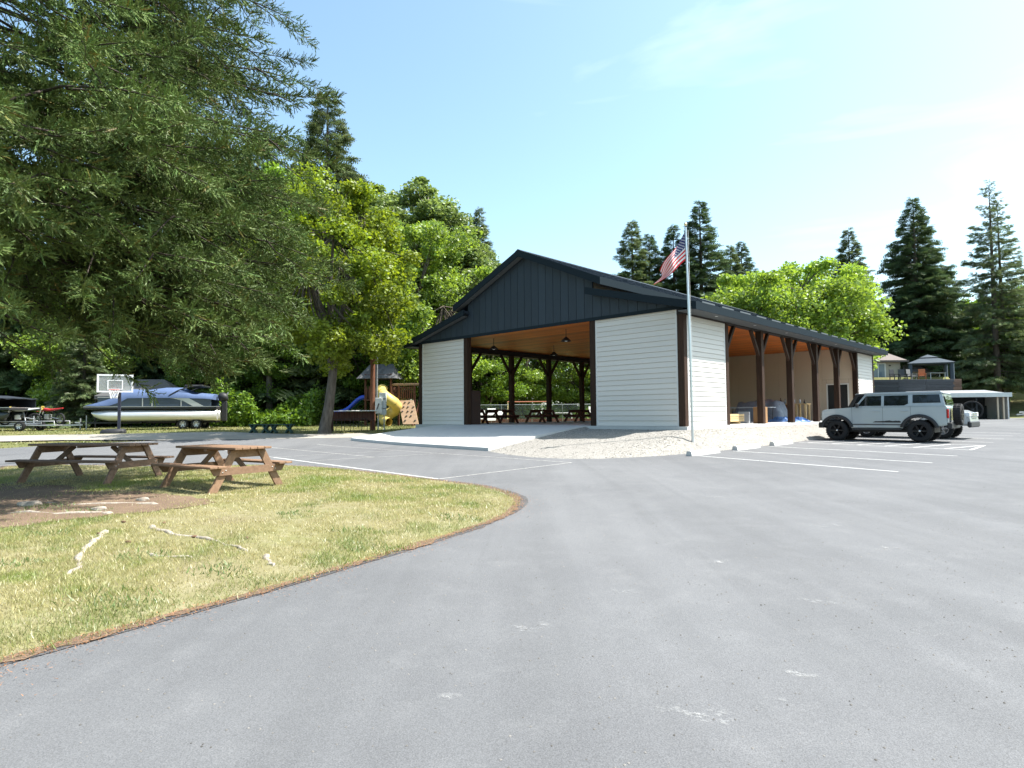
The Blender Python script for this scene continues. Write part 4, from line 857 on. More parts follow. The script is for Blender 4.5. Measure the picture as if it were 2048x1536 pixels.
# ---- vehicles
MGLASS = M('tinted_glass', (.008,.011,.012), .03, spec=.5); MTYRE = M('tyre_rubber', (.014,.014,.015), .8, bump=(60,.3)); MRIM = M('dark_rim', (.020,.020,.022), .35, metal=.6); MRIMS = M('silver_rim', (.55,.55,.56), .3, metal=.9)
MBLK = M('black_plastic', (.022,.023,.025), .55); MRED = M('tail_lamp_red', (.33,.012,.012), .2); MHL = M('head_lamp', (.65,.68,.70), .1); MCHR = M('chrome', (.65,.66,.68), .15, metal=1)
def wheel(parent, x, y, r, w, side, rim=MRIM, name='wheel'):
    """tyre with tread blocks + spoked rim; side = +1/-1 outward along y"""
    tb = MB(); tb.lathe([(r*.60,-w*.42), (r*.78,-w*.5), (r*.95,-w*.48), (r,-w*.34), (r,w*.34), (r*.95,w*.48), (r*.78,w*.5), (r*.60,w*.42)], 28, (0,0,0), 'y')
    for k in range(28):
        a = 6.2832*k/28; c, s_ = math.cos(a), math.sin(a); 
        for q in (-1, 1): tb.bar((c*r*.985, q*w*.25, s_*r*.985), (c*(r+.012), q*w*.25, s_*(r+.012)), .035, w*.36, up=(0,1,0))
    ty = tb.build(name, MTYRE, parent, (x, y, r))
    rb = MB(); rb.lathe([(r*.60,w*.42), (r*.57,w*.44), (r*.55,w*.30), (r*.50,w*.12), (.001,w*.10)] if side > 0 else [(r*.60,-w*.42), (r*.57,-w*.44), (r*.55,-w*.30), (r*.50,-w*.12), (.001,-w*.10)], 24, (0,0,0), 'y')
    for k in range(6):
        a = 6.2832*k/6; c, s_ = math.cos(a), math.sin(a); yy = side*w*.30; rb.bar((c*r*.10, yy, s_*r*.10), (c*r*.55, side*w*.36, s_*r*.55), .05, .075, up=(0,1,0))
    rb.build('rim', rim, ty); hb = MB(); hb.lathe([(.0, side*w*.40), (r*.13, side*w*.40), (r*.15, side*w*.28)], 12, (0,0,0), 'y'); hb.build('hub_cap', MCHR, ty)
    return ty
def arc(cx, cz, r, a0, a1, n): return [(cx+r*math.cos(R(a0+(a1-a0)*i/n)), cz+r*math.sin(R(a0+(a1-a0)*i/n))) for i in range(n+1)]
def bevel_prism(poly, y0, y1, b):
    bm = bmesh.new(); vs0 = [bm.verts.new((p[0], y0, p[1])) for p in poly]; vs1 = [bm.verts.new((p[0], y1, p[1])) for p in poly]; n = len(poly)
    bm.faces.new(vs0); bm.faces.new(vs1[::-1])
    for i in range(n): bm.faces.new((vs0[i], vs1[i], vs1[(i+1) % n], vs0[(i+1) % n]))
    ed = [e for e in bm.edges if abs(e.verts[0].co.y-e.verts[1].co.y) < 1e-6]
    bmesh.ops.recalc_face_normals(bm, faces=bm.faces[:]); bmesh.ops.bevel(bm, geom=ed, offset=b, segments=2, affect='EDGES', clamp_overlap=True); bmesh.ops.triangulate(bm, faces=[f for f in bm.faces if len(f.verts) > 4]); return MB().bm(bm)
def offroader(label, paint, x, y, rz, spare=True, rim=MRIM, roofm=None):
    t = thing('off_road_car', label, 'car', (x, y, gz(x, y)+.004), rz); WB, RW = 1.475, .425; hw = .90
    poly = [(2.03,.66), (2.06,.78), (2.06,1.16), (2.02,1.25), (1.9,1.295), (1.3,1.335), (.80,1.375), (-2.34,1.39), (-2.39,1.30), (-2.40,.66)]
    poly += [(-2.05,.60)]+arc(-WB, RW, .54, 162, 18, 12)+[(-.90,.52), (.90,.52)]+arc(WB, RW, .54, 162, 18, 12)
    bevel_prism(poly, -hw, hw, .045).build('body', paint, t)
    # cabin with tumblehome
    def cabin(z0, z1, f0, f1, r0, r1, w0, w1, name, mat, bev=.0):
        V = [(f0,-w0,z0),(r0,-w0,z0),(r0,w0,z0),(f0,w0,z0),(f1,-w1,z1),(r1,-w1,z1),(r1,w1,z1),(f1,w1,z1)]; bm = bmesh.new(); q = [bm.verts.new(v) for v in V]
        for f in [(0,3,2,1),(4,5,6,7),(0,1,5,4),(1,2,6,5),(2,3,7,6),(3,0,4,7)]: bm.faces.new([q[i] for i in f])
        bmesh.ops.recalc_face_normals(bm, faces=bm.faces[:])
        if bev: bmesh.ops.bevel(bm, geom=bm.edges[:], offset=bev, segments=2, affect='EDGES')
        return MB().bm(bm).build(name, mat, t)
    cabin(1.37, 1.86, .80, .42, -2.33, -2.22, .875, .79, 'cabin', paint, .02)
    cabin(1.845, 1.955, .47, .34, -2.28, -2.20, .80, .765, 'roof', roofm or paint, .035)
    # side windows follow the leaning cabin side
    wy = lambda z: .875-(z-1.37)/(1.86-1.37)*(.875-.79)+.006
    for s in (-1, 1):
        for nm, pts in (('front_window', [(.66,1.42), (-.19,1.42), (-.19,1.82), (.36,1.82)]), ('rear_window', [(-.29,1.42), (-.98,1.42), (-1.12,1.49), (-1.12,1.82), (-.29,1.82)]), ('quarter_window', [(-1.27,1.51), (-2.19,1.51), (-2.14,1.83), (-1.27,1.83)])):
            MB().add([(p[0], s*wy(p[1]), p[1]) for p in pts]+[(p[0], s*(wy(p[1])-.02), p[1]) for p in pts], [tuple(range(len(pts)))]+[(i, (i+1) % len(pts), (i+1) % len(pts)+len(pts), i+len(pts)) for i in range(len(pts))]).build(nm, MGLASS, t)
        for xd in (.88, -.24, -1.20): MB().box(xd-.004, xd+.004, min(s*(hw-.012), s*(hw+.0015)), max(s*(hw-.012), s*(hw+.0015)), .66, 1.36).build('door_seam', MBLK, t)
        for xd in (-.02, -1.0): MB().bbox(xd-.12, xd+.12, min(s*hw, s*(hw+.035)), max(s*hw, s*(hw+.035)), 1.19, 1.225, .008).build('door_handle', paint, t)
        MB().bbox(-.88, .88, min(s*(hw-.1), s*(hw+.05)), max(s*(hw-.1), s*(hw+.05)), .44, .535, .015).build('side_step', MBLK, t)
        MB().box(-.90, .90, min(s*hw, s*(hw+.004)), max(s*hw, s*(hw+.004)), .64, .70).build('lower_stripe', M('stripe_grey', (.075,.080,.085), .5), t)
        if spare:
            r_ = random.Random(4); top = [(-.86,.80)]+[(-.80+i*.055, .80+(.055*(1-i/17))*r_.uniform(.3, 1.1)) for i in range(16)]+[(.12,.765)]
            MB().prism([(-.86,.745), (.12,.755)]+top[::-1], min(s*(hw+.001), s*(hw+.003)), max(s*(hw+.001), s*(hw+.003)), 'y').build('mountain_graphic', MBLK, t)
        mr = MB().bbox(.60, .70, min(s*.92, s*1.10), max(s*.92, s*1.10), 1.36, 1.52, .02).build('wing_mirror', MBLK, t)
        for xc in (WB, -WB):
            o_, i_ = arc(xc, RW, .66, 166, 14, 14), arc(xc, RW, .535, 166, 14, 14)
            MB().loft([[(o_[k][0], s*(hw-.05), o_[k][1]), (o_[k][0], s*(hw+.055), o_[k][1]-.012), (i_[k][0], s*(hw+.065), i_[k][1]), (i_[k][0], s*(hw-.12), i_[k][1])] for k in range(15)]).build('fender_flare', MBLK, t)
        MB().bbox(-2.415, -2.36, min(s*.72, s*.885), max(s*.72, s*.885), .92, 1.26, .01).build('tail_lamp', MRED, t)
        MB().lathe([(.001,.0), (.10,.0), (.115,-.03)], 14, (2.085, s*.66, 1.06), 'x').build('headlight', MHL, t)
        for xc in (WB, -WB): wheel(t, xc, s*.79, RW, .28, s, rim)
    MB().add([(.80,-.78,1.40), (.80,.78,1.40), (.455,.71,1.83), (.455,-.71,1.83)], [(0,1,2,3)]).build('windscreen', MGLASS, t).location = (.012, 0, .006)
    MB().add([(-2.345,-.7,1.44), (-2.345,.7,1.44), (-2.262,.66,1.83), (-2.262,-.66,1.83)], [(0,1,2,3)]).build('rear_glass', MGLASS, t).location = (-.012, 0, 0)
    MB().bbox(2.04, 2.10, -.78, .78, .92, 1.17, .02).build('grille', MBLK, t)
    MB().bbox(1.98, 2.20, -.88, .88, .52, .76, .03).build('front_bumper', MBLK, t); MB().bbox(-2.52, -2.36, -.88, .88, .52, .76, .03).build('rear_bumper', MBLK, t)
    MB().box(-1.9, 1.9, -.55, .55, .36, .56).build('underbody', MBLK, t)
    if spare:
        sp = wheel(t, 0, 0, RW-.02, .27, 1, MRIM, 'spare_wheel'); sp.location = (-2.60, .02, 1.06); sp.rotation_euler = (0, 0, R(90))
    return t
MPB = M('blue_grey_paint', (.325,.375,.400), .25, spec=.5, coat=1); MPS = M('silver_paint', (.44,.46,.47), .28, metal=.35, coat=.6)
MRFG = M('grey_roof_panel', (.33,.36,.37), .55)
offroader('pale blue-grey four-door off-roader with a spare wheel on its tail', MPB, *P2(19.18, 9.15), YAW+R(180), True, MRIM, MRFG)
# the silver car behind it, nose towards the open lot
def silver_car(x, y, rz):
    t = thing('silver_car', 'silver sport utility car parked nose-out behind the blue-grey off-roader', 'car', (x, y, gz(x, y)+.004), rz); hw = .88
    poly = [(2.25,.45), (2.30,.62), (2.24,.90), (1.95,1.02), (1.0,1.10), (-2.1,1.14), (-2.2,.9), (-2.2,.45)]+arc(-1.35,.36,.43,165,15,10)+arc(1.38,.36,.43,165,15,10)
    bevel_prism(poly, -hw, hw, .07).build('body', MPS, t)
    bevel_prism([(1.02,1.08), (.15,1.62), (-.3,1.70), (-1.75,1.68), (-2.15,1.12)], -.78, .78, .06).build('cabin', MBLK, t)
    bevel_prism([(.18,1.63), (-.3,1.725), (-1.75,1.705), (-1.8,1.66), (-.3,1.67)], -.74, .74, .02).build('roof', MPS, t)
    MB().add([(1.02,-.72,1.10), (1.02,.72,1.10), (.20,.64,1.60), (.20,-.64,1.60)], [(0,1,2,3)]).build('windscreen', MGLASS, t).location = (.03, 0, .02)
    for s in (-1, 1):
        MB().add([(.85,s*.786,1.14), (-1.9,s*.786,1.16), (-1.65,s*.786,1.60), (.18,s*.786,1.56)], [(0,1,2,3)]).build('side_window', MGLASS, t)
        MB().bbox(2.08, 2.285, min(s*.52, s*.86), max(s*.52, s*.86), .78, .94, .02).build('headlight', MHL, t)
        MB().bbox(.70, .82, min(s*.88, s*1.06), max(s*.88, s*1.06), 1.08, 1.22, .03).build('wing_mirror', MPS, t)
        for xc in (1.38, -1.35): wheel(t, xc, s*.76, .36, .24, s, MRIMS)
    t.scale = (1.07, 1.06, 1.17)
    for i in range(3): MB().bbox(2.27, 2.315, -.45, .45, .74+i*.07, .775+i*.07, .008).build('grille_bar', MCHR, t)
    MB().bbox(2.20, 2.33, -.86, .86, .40, .62, .04).build('front_bumper', MBLK, t)
silver_car(*P2(19.35, 12.75), YAW-R(2))

# ---- flagpole and flag
fx, fy = 5.88, 20.35; fzb = .66
t = thing('flagpole', 'slender silver flagpole standing in the gravel bank', 'flagpole', (fx, fy, fzb), 0)
MAL = M('aluminium', (.62,.63,.65), .3, metal=.85)
MB().tube([(0,0,-.2), (-.02,0,3.2), (-.085,0,7.02)], [.045, .042, .032], 12).build('pole', MAL, t)
MB().lathe([(.001,-.06), (.035,-.05), (.055,0), (.035,.05), (.001,.06)], 12, (-.086, 0, 7.12)).build('finial', M('gold_ball', (.75,.62,.35), .3, metal=.8), t)
MB().tube([(.05,-.02,1.0), (-.02,-.05,6.9)], .006, 4).build('halyard', M('rope_white', (.7,.7,.68), .9), t)
MFLW, MFLR, MFLB = M('flag_white', (.72,.70,.69), .85), M('flag_red', (.58,.022,.035), .85), M('flag_blue', (.018,.022,.11), .85)
for m_ in (MFLW, MFLR, MFLB):
    pass
fl = thing('flag', 'flag with red and white stripes and white stars on blue', 'flag', (fx-.09, fy, fzb), 0)
FW, FH = 1.62, .95
def fpt(a, b, off=0.):
    """a along the fly 0..1, b down the hoist 0..1; the cloth hangs in folds, swinging down and left"""
    s = a*FW; ang = R(58-9*b); x = -math.cos(ang)*s*(.95)-.02; z = 6.86-b*FH*(1-.18*a)-math.sin(ang)*s*.92+.10*a*b
    y = .16*math.sin(a*7.5+b*2.4)*a+.10*math.sin(a*13-b*3)*a*.6-.1*a
    x += .10*math.sin(a*6+b*5)*a
    return (x, y-off, z)
def fpatch(a0, a1, b0, b1, na, nb, off=0.):
    V = [fpt(a0+(a1-a0)*i/na, b0+(b1-b0)*j/nb, off) for i in range(na+1) for j in range(nb+1)]
    return MB().add(V, [(i*(nb+1)+j, i*(nb+1)+j+1, (i+1)*(nb+1)+j+1, (i+1)*(nb+1)+j) for i in range(na) for j in range(nb)], True)
for k in range(13): fpatch(.4 if k < 7 else 0, 1, k/13, (k+1)/13, 22, 2).build('stripe', MFLR if k % 2 == 0 else MFLW, fl)
cant = fpatch(0, .4, 0, 7/13, 12, 8).build('canton', MFLB, fl)
for i in range(9):
    for j in range(6 if i % 2 == 0 else 5):
        a = .4*(j*2+1+(i % 2))/12; b = (7/13)*(i+1)/10; V = []
        for side in (-.004, .004):
            c0 = Vector(fpt(a, b, side)); ea = (Vector(fpt(a+.01, b, side))-c0)/(.01*FW); eb = (Vector(fpt(a, b+.01, side))-c0)/(.01*FH)
            pts = [c0+ea*math.sin(q*math.pi/5)*(.03 if q % 2 == 0 else .013)-eb*math.cos(q*math.pi/5)*(.03 if q % 2 == 0 else .013) for q in range(10)]
            V.append(pts)
        MB().add(V[0], [tuple(range(10))]).add(V[1], [tuple(range(10))]).build('star', MFLW, cant)
# ---- pontoon boats on trailers
MTUBE = M('polished_tube', (.66,.66,.65), .3, metal=.55, noise=(2,.3), col2=(.5,.5,.49)); MCOV = M('blue_canvas', (.080,.120,.225), .8, noise=(2,.4), col2=(.06,.095,.185), bump=(5,.25)); MTD = M('dark_hull_tube', (.055,.065,.070), .3, metal=.3)
MNAVY = M('navy_fence', (.035,.055,.085), .25, spec=.6); MALM = M('fence_silver', (.50,.50,.49), .3, metal=.7); MCOVD = M('dark_canvas', (.020,.026,.035), .8, noise=(2,.4), bump=(5,.25)); MFRM = M('trailer_black', (.015,.015,.017), .5); MFRG = M('trailer_galvanised', (.42,.43,.44), .45, metal=.7)
def pontoon_boat(label, x, y, rz, tube, cover, fence, full):
    z = gz(x, y)-.05; t = thing('pontoon_boat', label, 'boat', (x, y, z), rz, 'pontoon boats parked on the grass')
    for yy in (-.95, 0, .95):
        prof = [(-2.35,.30), (-2.33,.33), (3.2,.33), (4.0,.32), (4.5,.26), (4.85,.16), (5.02,.04)]
        MB().loft([[(px, yy+r_*math.cos(a*.3927), .83+(.33-r_)*.55+r_*math.sin(a*.3927)) for a in range(16)] for px, r_ in prof]).build('pontoon_tube', tube, t)
    MB().bbox(-2.35, 5.35, -1.25, 1.25, 1.19, 1.32, .02).build('deck', MBLK, t); MB().box(-2.36, 5.36, -1.27, 1.27, 1.32, 1.35).build('deck_rail', MALM, t)
    for s in (-1, 1):
        MB().bbox(-2.0, 4.6, min(s*1.18, s*1.21), max(s*1.18, s*1.21), 1.36, 1.86, .01).build('fence_panel', fence, t)
        MB().tube([(-2.0, s*1.22, 1.88), (4.6, s*1.22, 1.88)], .025, 6).build('fence_rail', MALM, t)
        for px in (1.5, 2.05, -.2): MB().bbox(px-.03, px+.03, min(s*1.205, s*1.235), max(s*1.205, s*1.235), 1.36, 1.88, .005).build('fence_post', MALM, t)
        # sweeping light panel on the side
        q = [(-.9,1.36), (-1.55,1.36), (-.6,1.86), (.6,1.86), (.2,1.80), (-.3,1.68)]
        MB().prism(q, min(s*1.212, s*1.226), max(s*1.212, s*1.226), 'y').build('side_panel', MALM if full else MTD, t)
    # canvas cover, rounded over hoops
    secs = []
    stn = ((5.3,1.38,1.40), (4.6,1.72,1.38), (3.9,2.12,1.40), (3.3,2.30,1.60), (2.9,2.40,1.82), (2.0,2.36,1.84), (1.0,2.50,1.84), (0,2.50,1.84), (-.8,2.22,1.82), (-1.6,2.14,1.80), (-2.1,2.10,1.75)) if full else ((4.7,1.9,1.86), (3.8,2.05,1.86), (2,2.1,1.86), (0,2.08,1.86), (-1.5,2.05,1.84), (-2.1,1.95,1.8))
    for k, (px, top, bot) in enumerate(stn):
        w_ = 1.27; sag = .03*math.sin(k*2.1); secs.append([(px, -w_, bot), (px, -w_*.97, bot+(top-bot)*.55), (px, -w_*.62, top-.08+sag), (px, 0, top), (px, w_*.62, top-.08+sag), (px, w_*.97, bot+(top-bot)*.55), (px, w_, bot)])
    MB().loft(secs, closed=False, caps=True).build('canvas_cover', cover, t)
    # folded arch
    for s in (-1, 1): MB().tube([(.5,s*1.25,2.0), (.0,s*1.22,2.28), (-.7,s*1.15,2.52), (-1.25,s*1.05,2.58)], [.035,.04,.05,.05], 6).build('arch_arm', MBLK, t)
    MB().bbox(-1.45, -.35, -1.1, 1.1, 2.52, 2.63, .03).build('folded_top', MBLK, t)
    if full:
        MB().loft([[(-2.40+dx*.8, .85*w_*math.cos(a*.785), zz-.05+.8*h_*math.sin(a*.785)) for a in range(8)] for dx, w_, zz, h_ in ((.28,.12,2.0,.12), (.2,.24,2.0,.30), (-.1,.27,2.0,.36), (-.4,.24,1.95,.30), (-.5,.12,1.9,.15))]).build('outboard_cowl', MBLK, t)
        MB().bbox(-2.75, -2.40, -.14, .14, .45, 1.7, .04).build('outboard_leg', MBLK, t); MB().prism([(-2.50,1.75), (-2.40,1.80), (-2.72,2.25), (-2.80,2.20)], -.283, -.270, 'y').build('cowl_stripe', MALM, t)
    tr = thing('boat_trailer', ('black twin-axle trailer carrying the blue-covered pontoon boat' if full else 'galvanised trailer carrying the dark pontoon boat'), 'trailer', (x, y, z), rz)
    fm = MFRM if full else MFRG
    for s in (-1, 1):
        MB().bar((-2.2, s*.55, .45), (3.6, s*.55, .42), .08, .12).build('frame_rail', fm, tr); MB().bar((3.6, s*.55, .42), (6.0, 0, .42), .07, .10).build('tongue_arm', fm, tr)
        for xc in (-1.10, -.30): wheel(tr, xc, s*1.05, .31, .20, s, MRIMS)
        o_ = arc(0, .36, .40, 0, 180, 8); o_ = [(-.30+q[0], q[1]) if q[0] > 0 else (-1.10+q[0], q[1]) for q in o_]
        MB().loft([[(a, s*.93, b), (a, s*1.17, b), (a, s*1.17, b-.02), (a, s*.93, b-.02)] for a, b in o_], smooth=False).build('mudguard', fm, tr)
    for px in (-2.0, -1.1, -.3, 2.2): MB().bar((px, -1.0, .42), (px, 1.0, .42), .07, .08).build('cross_member', fm, tr)
    for s in (-1, 1): MB().bar((-2.2, s*.95, .50), (3.0, s*.95, .50), .10, .06).build('bunk', fm, tr)
    MB().tube([(5.6,.14,.05), (5.6,.14,.85)], .04, 8).build('jack', MFRG, tr); MB().bar((6.0,0,.42), (6.3,0,.45), .07, .07).build('coupler', MFRG, tr); MB().tube([(5.2,0,.45), (5.0,0,1.1), (4.75,0,1.25)], .04, 6).build('winch_post', fm, tr)
    t.scale[0] = tr.scale[0] = .9
    return t
pontoon_boat('silver pontoon boat under a blue canvas cover', -19.95, 37.7, R(180+15), MTUBE, MCOV, MNAVY, True)
pontoon_boat('dark pontoon boat cut off by the frame at the left', -33.0, 36.8, R(-6), MTD, MCOVD, MCOVD, False)
# grey canopy tent behind the boat
t = thing('canopy_tent', 'grey pop-up canopy behind the blue-covered boat', 'tent', (-24.6, 42.0, gz(-24.6,42)-.05), R(8)); t.scale = (.85, .85, .9); MTN = M('tent_grey', (.085,.085,.085), .9)
MB().add([(-3,-2,2.25),(3,-2,2.25),(3,2,2.25),(-3,2,2.25),(-1.2,0,3.55),(1.2,0,3.55)], [(0,1,5,4),(1,2,5),(2,3,4,5),(3,0,4)]).build('roof', MTN, t)
for a in (-2.9, 2.9):
    for b in (-1.9, 1.9): MB().box(a-.03, a+.03, b-.03, b+.03, 0, 2.26).build('leg', MFRM, t)
MB().box(-2.97, 2.97, 1.93, 1.96, .05, 2.25).build('rear_curtain', MCOVD, t)
for a, b, c, d in ((-2.98,2.98,-1.99,-1.96), (-2.98,-2.95,-1.96,1.96), (2.95,2.98,-1.96,1.96)): MB().box(a, b, c, d, 2.02, 2.26).build('valance', MTN, t)
# dirt bikes on a rack trailer between the boats
def dirt_bike(label, x, y, rz, col):
    t = thing('dirt_bike', label, 'motorcycle', (x, y, gz(x, y)+.28), rz, 'dirt bikes between the boats')
    for xc in (.72, -.70):
        w_ = MB(); w_.lathe([(.27,-.045), (.33,-.05), (.35,0), (.33,.05), (.27,.045), (.27,-.045)], 20, (0,0,0), 'y'); ty = w_.build('wheel', MTYRE, t, (xc, 0, .35))
        s_ = MB(); [s_.tube([(0,0,0), (.27*math.cos(k*.785), 0, .27*math.sin(k*.785))], .008, 3, False) for k in range(8)]; s_.build('spokes', MALM, ty)
    MB().tube([(.72,.09,.35), (.45,.09,1.02)], .028, 6).build('fork', MALM, t); MB().tube([(.72,-.09,.35), (.45,-.09,1.02)], .028, 6).build('fork', MALM, t)
    MB().tube([(.38,-.36,1.10), (.44,0,1.06), (.38,.36,1.10)], .016, 6).build('handlebar', MFRM, t)
    MB().tube([(.45,0,.95), (.2,0,.45), (-.2,0,.42), (-.35,0,.80), (.4,0,.90)], .03, 6).build('frame', MFRM, t); MB().tube([(-.2,.06,.45), (-.70,.06,.35)], .03, 5).build('swingarm', MALM, t)
    MB().loft([[(px, w_*math.cos(a*1.047), zz+h_*math.sin(a*1.047)) for a in range(6)] for px, w_, zz, h_ in ((.42,.05,.92,.06), (.25,.13,.90,.11), (-.05,.11,.87,.08), (-.6,.08,.93,.05), (-.9,.06,.98,.03))]).build('tank_and_seat', col, t)
    MB().bbox(.42, .85, -.07, .07, .78, .81, .01).build('front_fender', col, t); MB().bbox(-.05, .25, -.14, .14, .33, .62, .03).build('engine', MALM, t); MB().bbox(.47, .50, -.11, .11, .88, 1.1, .01).build('number_plate', M('plate_yellow', (.65,.50,.08), .5), t)
dirt_bike('white and green dirt bike beside the dark boat', -28.6, 36.2, R(200), M('bike_white', (.62,.66,.66), .35)); dirt_bike('red dirt bike in front of the blue-covered boat bow', -27.2, 36.6, R(170), M('bike_red', (.45,.03,.03), .35))
t = thing('utility_trailer', 'low galvanised trailer under the dirt bikes', 'trailer', (-27.9, 36.35, gz(-27.9,36.35)-.05), R(5))
MB().bbox(-1.6, 1.6, -.75, .75, .28, .34, .01).build('bed', MFRG, t); MB().bar((1.6,0,.3), (2.7,0,.32), .08, .08).build('tongue', MFRG, t); MB().tube([(2.5,.1,0), (2.5,.1,.7)], .035, 6).build('jack', MFRG, t)
for s in (-1, 1): wheel(t, -.2, s*.88, .27, .17, s, MRIMS)
for s in (-1, 1): MB().tube([(-1.55,s*.72,.34), (-1.55,s*.72,.55), (1.55,s*.72,.55), (1.55,s*.72,.34)], .02, 5).build('side_rail', MFRG, t)
# ---- portable basketball hoop
t = thing('basketball_hoop', 'portable basketball hoop with clear backboard on the pale path', 'basketball hoop', (-20.3, 32.0, gz(-20.3,32)), R(22))
MB().loft([[(x_*sx+ox, y_*sx, zz) for x_, y_ in ((-.62,-.30),(.28,-.34),(.40,-.22),(.40,.22),(.28,.34),(-.62,.30),(-.72,.15),(-.72,-.15))] for sx, zz, ox in ((1,0,0), (1,.10,0), (.86,.20,.02), (.55,.24,.06))]).build('base', MBLK, t)
MB().bbox(.02, .15, -.07, .07, .1, 2.3, .01).build('pole', M('pole_navy', (.025,.028,.045), .4), t)
MB().bar((.08,0,2.15), (.05,-.60,2.35), .06, .08).build('arm', MBLK, t); MB().bar((.08,0,1.85), (.05,-.60,2.15), .06, .08).build('arm', MBLK, t)
bb = MB().box(-.76, .76, -.655, -.64, 2.12, 2.96).build('backboard', None, t)
mg = bpy.data.materials.new('clear_acrylic'); mg.use_nodes = True; tt = mg.node_tree; tt.nodes.clear(); o_ = tt.nodes.new('ShaderNodeOutputMaterial'); a_ = tt.nodes.new('ShaderNodeBsdfTransparent'); b_ = tt.nodes.new('ShaderNodeBsdfGlossy'); b_.inputs['Roughness'].default_value = .08; d_ = tt.nodes.new('ShaderNodeBsdfDiffuse'); d_.inputs[0].default_value = (.5,.52,.54,1); m1 = tt.nodes.new('ShaderNodeMixShader'); m1.inputs[0].default_value = .28; tt.links.new(a_.outputs[0], m1.inputs[1]); tt.links.new(d_.outputs[0], m1.inputs[2]); m2 = tt.nodes.new('ShaderNodeMixShader'); m2.inputs[0].default_value = .07; tt.links.new(m1.outputs[0], m2.inputs[1]); tt.links.new(b_.outputs[0], m2.inputs[2]); tt.links.new(m2.outputs[0], o_.inputs[0])
bb.data.materials.append(mg); MFW = M('frame_white', (.78,.78,.78), .5)
for x0, x1, z0, z1 in ((-.79,.79,2.91,2.99), (-.79,.79,2.08,2.15), (-.79,-.71,2.15,2.91), (.71,.79,2.15,2.91)): MB().box(x0, x1, -.672, -.656, z0, z1).build('backboard_frame', MFW, bb)
for x0, x1, z0, z1 in ((-.34,.34,2.66,2.70), (-.34,.34,2.22,2.26), (-.34,-.29,2.26,2.66), (.29,.34,2.26,2.66)): MB().box(x0, x1, -.664, -.6565, z0, z1).build('target_square', MFW, bb)
rim = MB().tube([(.23*math.cos(k*.3142), -.90+.23*math.sin(k*.3142), 2.20) for k in range(21)], .014, 5, False).build('rim', M('rim_red', (.55,.06,.04), .4), t)
nb = MB()
for k in range(12):
    for dk in (-1, 1):
        nb.tube([((.23-.09*q/4)*math.cos((k+dk*q*.42)*.5236), -.90+(.23-.09*q/4)*math.sin((k+dk*q*.42)*.5236), 2.19-.42*q/4) for q in range(5)], .009, 3, False)
nb.build('net', MFW, t)
# ---- green bench
t = thing('garden_bench', 'low dark green bench on splayed trestle legs at the path', 'bench', (-12.2, 31.6, gz(-12.2,31.6)), R(-4)); MGN = M('bench_green', (.022,.055,.048), .6)
for k in range(2): MB().bbox(-1.15, 1.15, -.17+.175*k, -.005+.175*k, .40, .44, .006).build('seat_plank', MGN, t)
for x_ in (-.95, -.30, .12, .92):
    for s in (-1, 1): MB().bar((x_-.16*s, 0, 0), (x_+.14*s, 0, .40), .07, .28, up=(0,1,0)).build('leg', MGN, t)
# ---- long bar with white top, stools before it
t = thing('outdoor_bar', 'long brown serving bar with white top between maple and pole', 'bar counter', (-8.45, 33.0, gz(-8.45,33)-.03), R(14)); MBR = wood('bar_brown', (.085,.035,.025), (.05,.02,.014))
MB().bbox(-1.35, 1.25, -.42, .30, 1.02, 1.07, .012).build('counter_top', MTRIM, t)
for k in range(16): MB().bbox(-1.05+k*.135, -.92+k*.135, -.04, -.015, .52, 1.0, .004).build('front_plank', MBR, t)
for a in (-1.05, 1.05): MB().box(a-.05, a+.05, -.01, .10, 0, 1.02).build('leg', MBR, t)
for k in range(5):
    x_, y_ = -9.45+k*.42, 32.35+k*.105; s = thing('bar_stool', ['black metal stool at the maple end of the white-topped bar', 'second black stool from the maple at the bar', 'middle black stool at the white-topped bar', 'fourth black stool from the maple at the bar', 'black stool at the pole end of the white-topped bar'][k], 'stool', (x_, y_, gz(x_, y_)-.03), R(14), 'stools at the bar')
    MB().bbox(-.15, .15, -.15, .15, .62, .65, .01).build('seat', MFRM, s)
    for a in (-.13, .13):
        for b in (-.13, .13): MB().tube([(a*1.15, b*1.15, 0), (a, b, .63)], .013, 5).build('leg', MFRM, s)
    MB().tube([(-.145,-.145,.22), (.145,-.145,.22)], .01, 4).build('footrest', MFRM, s)
# ---- utility pole with meter box, conduit and service wire
px, py = -7.55, 33.7; t = thing('utility_pole', 'reddish wooden utility pole with conduits beside the playset', 'utility pole', (px, py, gz(px, py)-.1), 0)
MB().tube([(0,0,0), (0,0,3.5), (-.03,0,7.05)], [.15, .135, .115], 12).build('pole', M('creosote_pole', (.20,.085,.045), .85, noise=(4,.7), col2=(.12,.05,.028), bump=(20,.4), stretch=(2,2,.3)), t)
for dx in (.19, .25): MB().tube([(dx,-.03,1.55), (dx,-.03,5.0), (dx-.06,0,5.25)], .026, 6).build('conduit', MFRG, t)
MB().tube([(-.03,0,6.2), (-2.5,-1.5,5.9), (-6,-4.2,6.2), (-11,-8,7.6)], .018, 4).build('service_wire', M('wire_grey', (.42,.42,.42), .7), t)
bx = thing('meter_box', 'grey electrical meter box on legs beside the utility pole', 'meter box', (px+.42, py-.25, gz(px+.4, py-.25)-.04), 0); MGB2 = M('box_grey', (.50,.53,.54), .5)
MB().bbox(-.02, .34, -.02, .20, .82, 2.0, .01).build('cabinet', MGB2, bx); MB().bbox(-.20, .15, -.16, -.022, .88, 1.72, .012).build('meter_panel', M('panel_light', (.66,.66,.63), .5), bx)
MB().bar((-.10,-.18,1.1), (.0,-.18,1.42), .05, .04).build('lever', MBLK, bx)
for z_ in (1.12, 1.64): MB().box(.17, .335, -.026, -.021, z_, z_+.045).build('latch', MBLK, bx)
